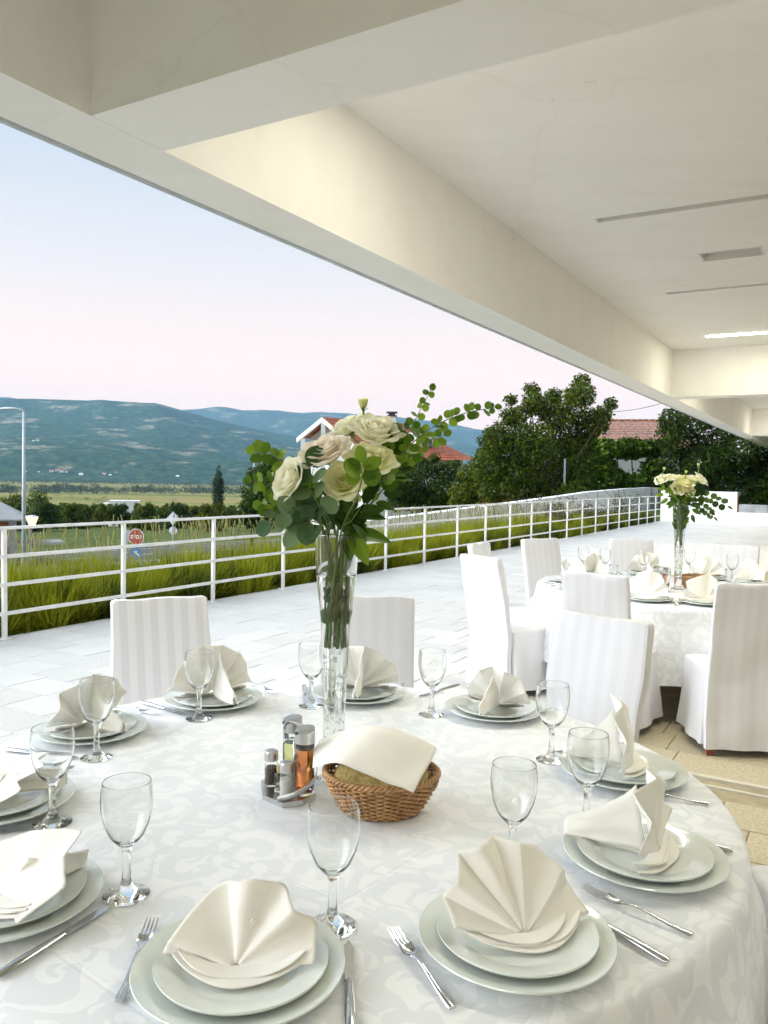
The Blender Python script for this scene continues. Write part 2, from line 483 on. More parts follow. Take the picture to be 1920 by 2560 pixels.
for (a, b, v0, v1, kind) in SLOTS:
    uc, vc = (a + b) / 2, (v0 + v1) / 2
    L = empty('ceiling_light', W(uc, vc, CEIL), -A)
    tag(L, lamp_names[a], 'ceiling light', 'ceiling lights under the canopy')
    hw, hl = (b - a) / 2, (v1 - v0) / 2
    d = 0.10 if kind is None else 0.055
    MB().box(-hl - .02, hl + .02, -hw - .02, hw + .02, d, d + .02).build('housing', M['fixture_white'], L, smooth=False)
    if kind is True:
        MB().box(-hl + .004, hl - .004, -hw + .012, hw - .012, -0.012, 0.03).build('tube', M['tube_light'], L, smooth=False)
    elif kind is False:
        MB().box(-hl + .01, hl - .01, -hw + .01, hw - .01, d - .012, d).build('diffuser', M['diffuser_off'], L, smooth=False)
        for e in (-1, 1):
            MB().box(e*hl - .012, e*hl + .012, -hw - .006, hw + .006, -0.004, 0.0).build('end_trim', M['fixture_white'], L, smooth=False)
    else:
        MB().box(-hl + .01, hl - .01, -hw + .01, hw - .01, d - .02, d).build('diffuser', M['diffuser_off'], L, smooth=False)
        for e in (-1, 1):
            MB().box(-hl - .03, hl + .03, e*(hw + .012) - .012, e*(hw + .012) + .012, -0.006, 0).build('frame_side', M['fixture_white'], L, smooth=False)
            MB().box(e*(hl + .012) - .012, e*(hl + .012) + .012, -hw, hw, -0.005, 0).build('frame_side', M['fixture_white'], L, smooth=False)

# ---- white railing: posts every 1.375 m, four flat rails
FV = -6.63
rl = empty('railing', W(4.54, FV), -A)
tag(rl, 'white painted metal railing with four rails along the terrace edge', 'railing')
us = [4.54 + 1.375 * k for k in range(-2, 21)]
pm = MB().box(-.017, .017, -.019, .019, 0.004, 1.018).mesh('post', M['rail_paint'], False)
fm = MB()
fm.bevbox(-.05, .05, -.05, .05, 0.0, 0.010, .002)
for sx_ in (-1, 1):
    for sy_ in (-1, 1): fm.lathe([(0, .018), (.006, .018), (.007, .010)], 8, Matrix.Translation((sx_*.036, sy_*.036, 0)))
fm = fm.mesh('foot_plate', M['rail_paint'], False)
for u_ in us:
    p = inst('post', pm, rl, loc=(0, u_ - 4.54, 0), rot=(rnd(-.004, .004), rnd(-.004, .004), 0))
    inst('foot_plate', fm, p)
for z_ in (1.012, 0.758, 0.500, 0.238):
    top = z_ > 1
    mb = MB()
    n = len(us)
    x0 = -.026 if top else -.012
    ends = us + [33.28]
    for a, b in zip(ends, ends[1:]):
        mb.box(x0 + (0.0 if top else .030), x0 + (.052 if top else .044), a - 4.54 + .0005, b - 4.54 - .0005, z_ - (.012 if top else .017), z_ + (.014 if top else .017))
    mb.build('rail', M['rail_paint'], rl, smooth=False)

# ---- end parapet, ramp wall, block, concrete wall beyond
pw = empty('parapet_wall', W(33.3, -6.7), -A)
tag(pw, 'low white end wall with a step down on its right', 'wall')
MB().box(0, 2.80, 0, 0.28, -0.3, 1.235).build('high_section', M['plaster_white'], pw, smooth=False)
MB().box(2.80, 9.0, 0.0, 0.28, -0.3, 0.455).build('low_section', M['plaster_white'], pw, smooth=False)
simple('pink_plaster', (0.50, 0.32, 0.27), rough=0.8, var=0.1)
MB().box(2.798, 2.815, 0.002, 0.279, 0.455, 1.236).build('end_facing', M['pink_plaster'], pw, smooth=False)
rw = empty('ramp_wall', W(16, -9.0), -A)
tag(rw, 'long white sloping ramp wall behind the grass hedge', 'wall')
prof = [(14.0, .60), (17.2, .68), (19.5, .755), (23.0, .855), (27.7, 1.01), (31.0, 1.13), (36.7, 1.24), (41.5, 1.285)]
mb = MB()
for (a, za), (b, zb) in zip(prof, prof[1:]):
    n = 3
    for k in range(n):
        ua, ub = lerp(a, b, k/n), lerp(a, b, (k+1)/n)
        za_, zb_ = lerp(za, zb, k/n), lerp(za, zb, (k+1)/n)
        mb.add([(-.15, ua-16, -3), (.15, ua-16, -3), (.15, ub-16, -3), (-.15, ub-16, -3), (-.15, ua-16, za_), (.15, ua-16, za_), (.15, ub-16, zb_), (-.15, ub-16, zb_)],
               [(4,5,6,7), (1,2,6,5), (3,0,4,7)])
mb.box(-.15, .15, 25.5, 25.52, -3, 1.285)
mb.build('wall_face', M['plaster_white'], rw, smooth=False)
simple('raw_concrete', (0.36, 0.35, 0.33), rough=0.9, var=0.15, vscale=2, bump=0.3, bscale=20)
MB().box(-.14, .50, 25.53, 26.1, -3, 1.29).build('end_pier', M['raw_concrete'], rw, smooth=False)
cw = empty('concrete_wall', W(40.0, -4.6), -A)
tag(cw, 'grey streaked concrete retaining wall beyond the low end wall', 'wall')
simple('streaked_concrete', (0.50, 0.51, 0.52), rough=0.9, var=0.35, vscale=2.2, bump=0.2, bscale=20)
for k in range(8):
    MB().box(k*1.2 + .006, k*1.2 + 1.194, 0, .25, -1, 0.62).build('panel', M['streaked_concrete'], cw, smooth=False)
hr = empty('handrail', W(38.5, -2.9), -A)
tag(hr, 'white slanted handrail beyond the low end wall', 'handrail')
MB().tube([(0, 0, .25), (1.4, 0, 1.0)], .022, 8).build('rail', M['rail_paint'], hr)
MB().tube([(0.75, 0, .62), (.75, 0, -.6)], .02, 8).build('post', M['rail_paint'], hr)
MB().tube([(1.4, 0, 1.0), (1.4, 0, -.6)], .02, 8).build('post', M['rail_paint'], hr)
hr2 = empty('stair_rail', W(46.0, -3.6), -A)
tag(hr2, 'dull metal stair rail in the shade under the right-hand tree', 'handrail')
MB().tube([(0, 0, 1.2), (1.6, 0, 2.6), (5, 0, 3.0)], .03, 8).build('rail', M['galvanised'], hr2)
for x_, z_ in ((0, 1.2), (1.6, 2.6), (3.4, 2.8)): MB().tube([(x_, 0, z_), (x_, 0, -.5)], .025, 8).build('post', M['galvanised'], hr2)

# ---- ground: terrace bank, road level, valley floor
def ground_z(x, y):
    v = x * VD.x + y * VD.y
    u = x * UD.x + y * UD.y
    d = -(v + 8.6)
    r = math.hypot(x, y)
    if d < 0 and u < 34.5: return -0.35
    t = x / max(y, 1.0) if y > 0 else (1 if x > 0 else -1)
    right = smooth01((t + 0.02) / 0.22) if y > 0 else (1.0 if x > 0 else 0.0)
    low = lerp(-0.35, -4.6, smooth01(d / 11.0)) if u < 34.5 else -4.6
    if r > 75: low = lerp(-4.6, -30.0, smooth01((r - 75) / 420.0) ** 0.8)
    high = 0.2 if u >= 34.5 else min(-0.35, -0.35)
    high = lerp(high, -30.0, smooth01((r - 90) / 600.0))
    if d < 0 and u >= 34.5: right = max(right, 0.6)
    return lerp(low, high, right)
def ground_mat():
    m, t, b = bsdf_mat('ground_field')
    g = N(t, 'ShaderNodeNewGeometry').outputs['Position']
    # far fields: long strips of ochre stubble and green
    mp = N(t, 'ShaderNodeMapping'); mp.inputs['Rotation'].default_value = (0, 0, R(14)); mp.inputs['Scale'].default_value = (0.0011, 0.0075, 0.0)
    t.links.new(g, mp.inputs[0])
    n1 = N(t, 'ShaderNodeTexNoise', i_Scale=1.0, i_Detail=4.0, i_Roughness=0.55); t.links.new(mp.outputs[0], n1.inputs['Vector'])
    far = ramp(t, n1.outputs['Fac'], [(0.30, (0.08, 0.13, 0.02)), (0.40, (0.15, 0.18, 0.035)), (0.48, (0.30, 0.23, 0.075)), (0.54, (0.13, 0.17, 0.03)), (0.60, (0.33, 0.22, 0.08)), (0.70, (0.18, 0.18, 0.045))])
    n2 = N(t, 'ShaderNodeTexNoise', i_Scale=0.5, i_Detail=5.0); t.links.new(g, n2.inputs['Vector'])
    nr = ramp(t, n2.outputs['Fac'], [(0.3, (0.05, 0.075, 0.02)), (0.7, (0.13, 0.16, 0.05))])
    ln = N(t, 'ShaderNodeVectorMath', operation='LENGTH'); t.links.new(g, ln.inputs[0])
    mr = N(t, 'ShaderNodeMapRange', i_1=180.0, i_2=420.0); t.links.new(ln.outputs['Value'], mr.inputs[0])
    mx = N(t, 'ShaderNodeMix', data_type='RGBA'); t.links.new(mr.outputs[0], mx.inputs[0]); t.links.new(nr, mx.inputs[6]); t.links.new(far, mx.inputs[7])
    t.links.new(mx.outputs[2], b.inputs['Base Color']); b.inputs['Roughness'].default_value = 1.0; b.inputs['Specular IOR Level'].default_value = 0.05
    MATS['ground_field'] = m
ground_mat()
rs = [0.5, 4, 8, 10, 12, 14, 16, 18, 20, 22, 24, 27, 30, 33, 36, 40, 44, 48, 54, 60, 70, 80, 95, 115, 140, 170, 210, 260, 330, 420, 520, 700, 950, 1300, 1800, 2500, 4000, 7000]
NA = 180
vs = []
for r_ in rs:
    for k in range(NA):
        a_ = 2 * math.pi * k / NA
        x_, y_ = r_ * math.sin(a_), r_ * math.cos(a_)
        vs.append((x_, y_, ground_z(x_, y_)))
fs = [(j*NA + (k+1) % NA, j*NA + k, (j+1)*NA + k, (j+1)*NA + (k+1) % NA) for j in range(len(rs)-1) for k in range(NA)]
gr = np_obj('ground', vs, fs, M['ground_field'], smooth=True)
tag(gr, 'grassy bank and valley floor of green and ochre fields', kind='structure')

# ---- road below the terrace, with kerb and markings
RD = Vector((0.68, 0.733, 0)).normalized(); RN = Vector((RD.y, -RD.x, 0))
ang_r = math.atan2(RD.y, RD.x) - math.pi/2
RO = Vector((-22.0, 54.5, -4.55))
rd = MB().box(-4.2, 4.2, -60, 60, -0.3, 0.06).build('road', M['asphalt'], loc=RO, rotz=ang_r, smooth=False)
tag(rd, 'grey asphalt road below the terrace bank', kind='structure')
for x_, w_ in ((-3.9, .12), (3.9, .12)): MB().box(x_ - w_/2, x_ + w_/2, -60, 60, 0.05, 0.066).build('edge_line', M['road_paint'], rd, smooth=False)
for k in range(-12, 13): MB().box(-.07, .07, k*4.5, k*4.5 + 2.6, 0.05, 0.066).build('centre_dash', M['road_paint'], rd, smooth=False)
for x_ in (-4.35, 4.35): MB().box(x_ - .15, x_ + .15, -60, 60, -.3, 0.18).build('kerb', M['raw_concrete'], rd, smooth=False)
pv = MB().box(4.5, 8.0, -60, 60, -.3, .15).build('pavement', M['streaked_concrete'], loc=RO, rotz=ang_r, smooth=False)
tag(pv, 'pale concrete pavement along the near side of the road', kind='structure')

# ---- mountains across the valley
def px_az(px): return math.atan((px - 960) / 2012.5)
def sil(px, py, r):
    hy = 1193 + (px - 960) * 0.0195
    return CAM_H + (hy - py) / 2012.5 * r * math.cos(px_az(px)) if False else CAM_H + (hy - py) / 2012.5 * r
S1 = [(-2600, 1010), (-1900, 940), (-1300, 985), (-800, 960), (-500, 990), (0, 997.5), (87, 997), (174, 999.5), (217, 1001), (252, 999), (301, 1004), (347, 1007.5), (388, 1008.5), (420, 1016.5), (451, 1026), (500, 1040), (560, 1056), (700, 1085), (850, 1105), (1000, 1122), (1200, 1140), (1500, 1165), (1900, 1200)]
S2 = [(-2600, 990), (-1600, 960), (-500, 1000), (0, 995), (40, 999), (100, 1006), (440, 1032), (463, 1026), (505, 1022), (540, 1017), (560, 1020), (602, 1028), (650, 1025), (687, 1027.5), (750, 1033), (796, 1030.5), (847, 1034), (965, 1041), (1050, 1050), (1134, 1062), (1210, 1080), (1300, 1100), (1500, 1130), (1900, 1180)]
R1, R2 = 5200.0, 8600.0
def mount_z(azt, r, px):
    h1 = sil(px, interp(S1, px), R1) + 30; h2 = sil(px, interp(S2, px), R2) + 30
    x, y = r * math.sin(azt), r * math.cos(azt)
    nz = noise.fractal(Vector((x / 900, y / 900, 3.1)), 0.9, 2.1, 6)
    rg = abs(noise.fractal(Vector((x / 1500 + 7, y / 1500, 1.7)), 0.8, 2.0, 5))
    fine = noise.fractal(Vector((x / 260, y / 260, 9.3)), 0.7, 2.2, 5)
    t = (r - 2350) / (R1 - 2350)
    if t <= 0: return -30 + 0.5 * fine
    if r <= R1:
        # low foothill with a cliff, a shelf, then the long slope up to the crest
        sh = 0.20 * smooth01(t / 0.10) + 0.12 * smooth01((t - 0.10) / 0.25) + 0.68 * smooth01((t - 0.30) / 0.75)
        wv = min(1, t / 0.15) * (1 - smooth01((t - 0.75) / 0.25))
        return -30 + h1 * sh * (1 + wv * 0.10 * nz) + wv * (34 * nz - 60 * rg + 9 * fine)
    t2 = (r - R1) / (R2 - R1)
    dip = lerp(h1, h2 * 0.45, smooth01(t2 / 0.35)) if t2 < .35 else lerp(h2 * 0.45, h2, smooth01((t2 - .35) / .65))
    wv = smooth01(t2 / .2) * (1 - smooth01((t2 - .85) / .15))
    return -30 + dip + wv * (60 * nz - 90 * rg)
PXS = [-2600 + 24*k for k in range(91)] + [lerp(-416, 1800, k/420) for k in range(421)] + [1800 + 40*k for k in range(1, 26)]
nA, rads = len(PXS) - 1, []
r_ = 2300.0
while r_ < R1: rads.append(r_); r_ *= 1.0135
rads.append(R1)
r_ = R1 * 1.03
while r_ < R2: rads.append(r_); r_ *= 1.03
rads += [R2, R2 * 1.1]
vs = []
for r_ in rads:
    for k in range(nA + 1):
        px = PXS[k]
        az_ = px_az(px)
        z_ = mount_z(az_, min(r_, R2), px) if r_ <= R2 else -30
        rr = r_ / math.cos(az_)
        vs.append((rr * math.sin(az_), rr * math.cos(az_), z_))
w_ = nA + 1
fs = [(j*w_ + k + 1, j*w_ + k, (j+1)*w_ + k, (j+1)*w_ + k + 1) for j in range(len(rads)-1) for k in range(nA)]
def mountain_mat():
    m, t, b = bsdf_mat('mountain')
    g = N(t, 'ShaderNodeNewGeometry').outputs['Position']
    mp = N(t, 'ShaderNodeMapping'); mp.inputs['Scale'].default_value = (0.0042, 0.0018, 0.022); t.links.new(g, mp.inputs[0])
    n1 = N(t, 'ShaderNodeTexNoise', i_Scale=1.0, i_Detail=7.0, i_Roughness=0.66); t.links.new(mp.outputs[0], n1.inputs['Vector'])
    n2 = N(t, 'ShaderNodeTexNoise', i_Scale=0.030, i_Detail=6.0, i_Roughness=0.78); t.links.new(g, n2.inputs['Vector'])
    bush = ramp(t, n2.outputs['Fac'], [(0.36, (0.009, 0.028, 0.016)), (0.50, (0.030, 0.064, 0.034)), (0.64, (0.080, 0.115, 0.050))])
    dry = ramp(t, n2.outputs['Fac'], [(0.40, (0.06, 0.08, 0.04)), (0.58, (0.33, 0.28, 0.18))])
    fac = ramp(t, n1.outputs['Fac'], [(0.56, (0, 0, 0)), (0.63, (1, 1, 1))])
    mx = N(t, 'ShaderNodeMix', data_type='RGBA'); t.links.new(fac, mx.inputs[0]); t.links.new(bush, mx.inputs[6]); t.links.new(dry, mx.inputs[7])
    # bare rock on steep faces
    nm = N(t, 'ShaderNodeNewGeometry'); sp = N(t, 'ShaderNodeSeparateXYZ'); t.links.new(nm.outputs['Normal'], sp.inputs[0])
    fr = ramp(t, sp.outputs['Z'], [(0.72, (1, 1, 1)), (0.84, (0, 0, 0))])
    mx2 = N(t, 'ShaderNodeMix', data_type='RGBA'); t.links.new(fr, mx2.inputs[0]); t.links.new(mx.outputs[2], mx2.inputs[6]); mx2.inputs[7].default_value = (0.22, 0.20, 0.17, 1)
    t.links.new(mx2.outputs[2], b.inputs['Base Color']); b.inputs['Roughness'].default_value = 1.0; b.inputs['Specular IOR Level'].default_value = 0.0
    MATS['mountain'] = m
mountain_mat()
mt = np_obj('mountain', vs, fs, M['mountain'], smooth=True)
tag(mt, 'long blue-green scrubby mountain range across the valley', kind='structure')

# ---- the air of the valley
hz = MB().box(-16500, 16500, -7300, 10000, -32, 860).build('haze', None, smooth=False)
hm = bpy.data.materials.new('haze'); hm.use_nodes = True; t = hm.node_tree
t.nodes.remove(t.nodes['Principled BSDF'])
HAZE_DENSITY = 0.00007
pv_ = N(t, 'ShaderNodeVolumePrincipled'); pv_.inputs['Color'].default_value = (0.40, 0.68, 1.0, 1); pv_.inputs['Density'].default_value = HAZE_DENSITY
t.links.new(pv_.outputs[0], t.nodes['Material Output'].inputs['Volume'])
hz.data.materials.append(hm)
tag(hz, 'thin blue evening haze filling the valley', kind='stuff')
hz.display_type = 'WIRE'
# ------------------------------------------------------------------ table linen, china, glass, cutlery
T1 = Vector((-0.135, 2.05, 0)); T2 = Vector((2.18, 6.03, 0)); TZ = 0.75; TR = 0.985
def cloth_mat(name, base, pattern):
    m, t, b = bsdf_mat(name)
    co = N(t, 'ShaderNodeTexCoord').outputs['UV' if pattern else 'Object']
    bp = N(t, 'ShaderNodeBump', i_Strength=0.12, i_Distance=0.002)
    wv = N(t, 'ShaderNodeTexNoise', i_Scale=420.0, i_Detail=2.0); t.links.new(co, wv.inputs['Vector'])
    t.links.new(wv.outputs['Fac'], bp.inputs['Height'])
    b.inputs['Roughness'].default_value = 0.62; b.inputs['Sheen Weight'].default_value = 0.15; b.inputs['Specular IOR Level'].default_value = 0.25
    if pattern:
        # damask scrolls: a spiral in every cell of a jittered lattice, bent by noise
        nz = N(t, 'ShaderNodeTexNoise', i_Scale=9.0, i_Detail=1.0); t.links.new(co, nz.inputs['Vector'])
        s1 = N(t, 'ShaderNodeVectorMath', operation='SUBTRACT'); t.links.new(nz.outputs['Color'], s1.inputs[0]); s1.inputs[1].default_value = (.5, .5, .5)
        s2 = N(t, 'ShaderNodeVectorMath', operation='SCALE', i_Scale=0.07); t.links.new(s1.outputs[0], s2.inputs[0])
        wp = N(t, 'ShaderNodeVectorMath', operation='ADD'); t.links.new(co, wp.inputs[0]); t.links.new(s2.outputs[0], wp.inputs[1])
        def spiral(scale, turns, arms, lo, hi, off):
            o = N(t, 'ShaderNodeVectorMath', operation='ADD'); t.links.new(wp.outputs[0], o.inputs[0]); o.inputs[1].default_value = off
            vo = N(t, 'ShaderNodeTexVoronoi', voronoi_dimensions='2D', i_Scale=scale, i_Randomness=0.75); t.links.new(o.outputs[0], vo.inputs['Vector'])
            sc_ = N(t, 'ShaderNodeVectorMath', operation='SCALE', i_Scale=1.0); t.links.new(o.outputs[0], sc_.inputs[0])
            df = N(t, 'ShaderNodeVectorMath', operation='SUBTRACT'); t.links.new(sc_.outputs[0], df.inputs[0]); t.links.new(vo.outputs['Position'], df.inputs[1])
            sp = N(t, 'ShaderNodeSeparateXYZ'); t.links.new(df.outputs[0], sp.inputs[0])
            at = N(t, 'ShaderNodeMath', operation='ARCTAN2'); t.links.new(sp.outputs[1], at.inputs[0]); t.links.new(sp.outputs[0], at.inputs[1])
            ds = N(t, 'ShaderNodeMath', operation='MULTIPLY'); t.links.new(vo.outputs['Distance'], ds.inputs[0]); ds.inputs[1].default_value = turns
            sep = N(t, 'ShaderNodeSeparateColor'); t.links.new(vo.outputs['Color'], sep.inputs[0])
            sg = N(t, 'ShaderNodeMath', operation='SUBTRACT'); t.links.new(sep.outputs[0], sg.inputs[0]); sg.inputs[1].default_value = 0.5
            sgn = N(t, 'ShaderNodeMath', operation='SIGN'); t.links.new(sg.outputs[0], sgn.inputs[0])
            am = N(t, 'ShaderNodeMath', operation='MULTIPLY'); t.links.new(at.outputs[0], am.inputs[0]); am.inputs[1].default_value = arms
            am2 = N(t, 'ShaderNodeMath', operation='MULTIPLY'); t.links.new(am.outputs[0], am2.inputs[0]); t.links.new(sgn.outputs[0], am2.inputs[1])
            ad = N(t, 'ShaderNodeMath', operation='ADD'); t.links.new(am2.outputs[0], ad.inputs[0]); t.links.new(ds.outputs[0], ad.inputs[1])
            sn = N(t, 'ShaderNodeMath', operation='SINE'); t.links.new(ad.outputs[0], sn.inputs[0])
            mr = N(t, 'ShaderNodeMapRange', i_1=lo, i_2=hi); mr.interpolation_type = 'SMOOTHSTEP'; t.links.new(sn.outputs[0], mr.inputs[0])
            return mr.outputs[0]
        a1 = spiral(6.5, 12.0, 1.0, 0.10, 0.22, (0.3, 0.1, 0))
        a2 = spiral(10.0, 9.0, 2.0, 0.70, 0.80, (0.7, 0.9, 0))
        mxm = N(t, 'ShaderNodeMath', operation='MAXIMUM'); t.links.new(a1, mxm.inputs[0]); t.links.new(a2, mxm.inputs[1])
        mx = N(t, 'ShaderNodeMix', data_type='RGBA'); t.links.new(mxm.outputs[0], mx.inputs[0])
        mx.inputs[6].default_value = (*base, 1); mx.inputs[7].default_value = (*pattern, 1)
        t.links.new(mx.outputs[2], b.inputs['Base Color'])
        rr = N(t, 'ShaderNodeMapRange', i_3=0.55, i_4=0.72); t.links.new(mxm.outputs[0], rr.inputs[0]); t.links.new(rr.outputs[0], b.inputs['Roughness'])
        # ironed creases crossing the cloth
        cs = N(t, 'ShaderNodeSeparateXYZ')
        mpn = N(t, 'ShaderNodeMapping'); mpn.inputs['Rotation'].default_value = (0, 0, R(38)); t.links.new(co, mpn.inputs[0]); t.links.new(mpn.outputs[0], cs.inputs[0])
        cr_ = []
        for k in (0, 1):
            ab = N(t, 'ShaderNodeMath', operation='PINGPONG'); ab.inputs[1].default_value = 0.21; t.links.new(cs.outputs[k], ab.inputs[0])
            mm = N(t, 'ShaderNodeMapRange', i_1=0.0, i_2=0.006, i_3=1.0, i_4=0.0); t.links.new(ab.outputs[0], mm.inputs[0]); cr_.append(mm.outputs[0])
        cm = N(t, 'ShaderNodeMath', operation='ADD'); t.links.new(cr_[0], cm.inputs[0]); t.links.new(cr_[1], cm.inputs[1])
        n4 = N(t, 'ShaderNodeTexNoise', i_Scale=3.0, i_Detail=3.0); t.links.new(co, n4.inputs['Vector'])
        hs = N(t, 'ShaderNodeMath', operation='MULTIPLY_ADD'); t.links.new(cm.outputs[0], hs.inputs[0]); hs.inputs[1].default_value = 0.35; t.links.new(n4.outputs['Fac'], hs.inputs[2])
        b2 = N(t, 'ShaderNodeBump', i_Strength=0.35, i_Distance=0.006); t.links.new(hs.outputs[0], b2.inputs['Height']); t.links.new(b2.outputs[0], bp.inputs['Normal'])
    else:
        n1 = N(t, 'ShaderNodeTexNoise', i_Scale=5.0, i_Detail=3.0); t.links.new(co, n1.inputs['Vector'])
        c = ramp(t, n1.outputs['Fac'], [(0.3, tuple(x * .97 for x in base)), (0.7, base)])
        t.links.new(c, b.inputs['Base Color'])
    t.links.new(bp.outputs[0], b.inputs['Normal'])
    MATS[name] = m
cloth_mat('damask', (0.845, 0.86, 0.895), (0.755, 0.785, 0.83))
cloth_mat('napkin_linen', (0.885, 0.87, 0.825), None)
simple('china', (0.735, 0.785, 0.755), rough=0.12, var=0.015, vscale=4, coat=0.5, spec=0.6)
simple('steel', (0.62, 0.63, 0.65), rough=0.16, metal=1.0, var=0.05, vscale=30)
simple('brushed_steel', (0.55, 0.55, 0.54), rough=0.3, metal=1.0, var=0.08, vscale=60)
glass_mat('clear_glass', (0.985, 0.99, 0.988), 1.47)
simple('table_wood', (0.20, 0.10, 0.05), rough=0.5, var=0.3, vscale=8)

def table_and_cloth(C, which):
    tb = empty('round_table', C)
    tag(tb, f'round table under the white cloth, {which}', 'table', 'round tables')
    MB().lathe([(0, .715), (TR - .012, .715), (TR - .005, .725), (TR - .012, .742), (0, .742)], 64).build('tabletop', M['table_wood'], tb, sharp=40)
    for k in range(4):
        a = R(45 + 90*k)
        MB().tube([(0.55*math.cos(a), .55*math.sin(a), .715), (.62*math.cos(a), .62*math.sin(a), 0)], [.03, .022], 10).build('leg', M['table_wood'], tb)
    ns, nr = 240, 40
    sd = random.random() * 10
    def surf(i, j):
        a = 2 * math.pi * i
        if j <= 0.35:
            r = TR * (j / 0.35); r = min(r, TR)
            z = TZ + 0.0012 * noise.noise(Vector((r*math.cos(a)*5 + sd, r*math.sin(a)*5, 0)))
        else:
            s = (j - 0.35) / 0.65
            d = 0.50 * s                       # length hanging down
            e = min(1.0, d / 0.035)            # rounded edge
            fold = smooth01(d / 0.25)
            w = (math.sin(11*a + sd) * .5 + .5 * math.sin(7*a + 2.3*sd) + .35 * math.sin(17*a + sd*3)) 
            r = TR + 0.018 * math.sin(e * math.pi/2) + fold * (0.045 + 0.036 * w) * (0.6 + .8 * s)
            z = TZ - 0.022 * (1 - math.cos(e * math.pi/2)) - max(0, d - .02)
            z += 0.012 * s * math.sin(4*a + sd)
        return (r * math.cos(a), r * math.sin(a), z)
    cl = MB().grid(ns, nr, surf, wrap=True).build('tablecloth', M['damask'], loc=C)
    # flat cloth coordinates, so that the weave runs on over the edge without stretching
    uv = cl.data.uv_layers.new(name='cloth')
    flat = []
    for j in range(nr + 1):
        q = j / nr; rr_ = TR * q / .35 if q <= .35 else TR + .5 * (q - .35) / .65
        flat += [(rr_ * math.cos(2*math.pi*i/ns), rr_ * math.sin(2*math.pi*i/ns)) for i in range(ns)]
    for lp in cl.data.loops: uv.data[lp.index].uv = flat[lp.vertex_index]
    tag(cl, f'white damask cloth with pale scroll pattern on the {which}', 'tablecloth', 'damask tablecloths')
table_and_cloth(T1, 'near table with the tall flower vase')
table_and_cloth(T2, 'farther table at right')

# ---- china
def plate_mesh(name, rad, well, rim_z):
    p = [(0, .006), (well*.55, .006), (well*.60, 0.0), (well*.72, 0.0), (well*.75, .005), (well*.95, .007), (rad*.985, rim_z - .005), (rad, rim_z - .0015),
         (rad*.994, rim_z + .0005), (rad*.97, rim_z - .0005), (well*1.10, .0155), (well*1.02, .011), (well*.94, .0092), (well*.5, .0086), (0, .0085)]
    return MB().lathe(p, 96).mesh(name, M['china'], True, 60)
BIG = plate_mesh('charger_plate', .166, .112, .024)
SMALL = plate_mesh('dinner_plate', .136, .092, .022)

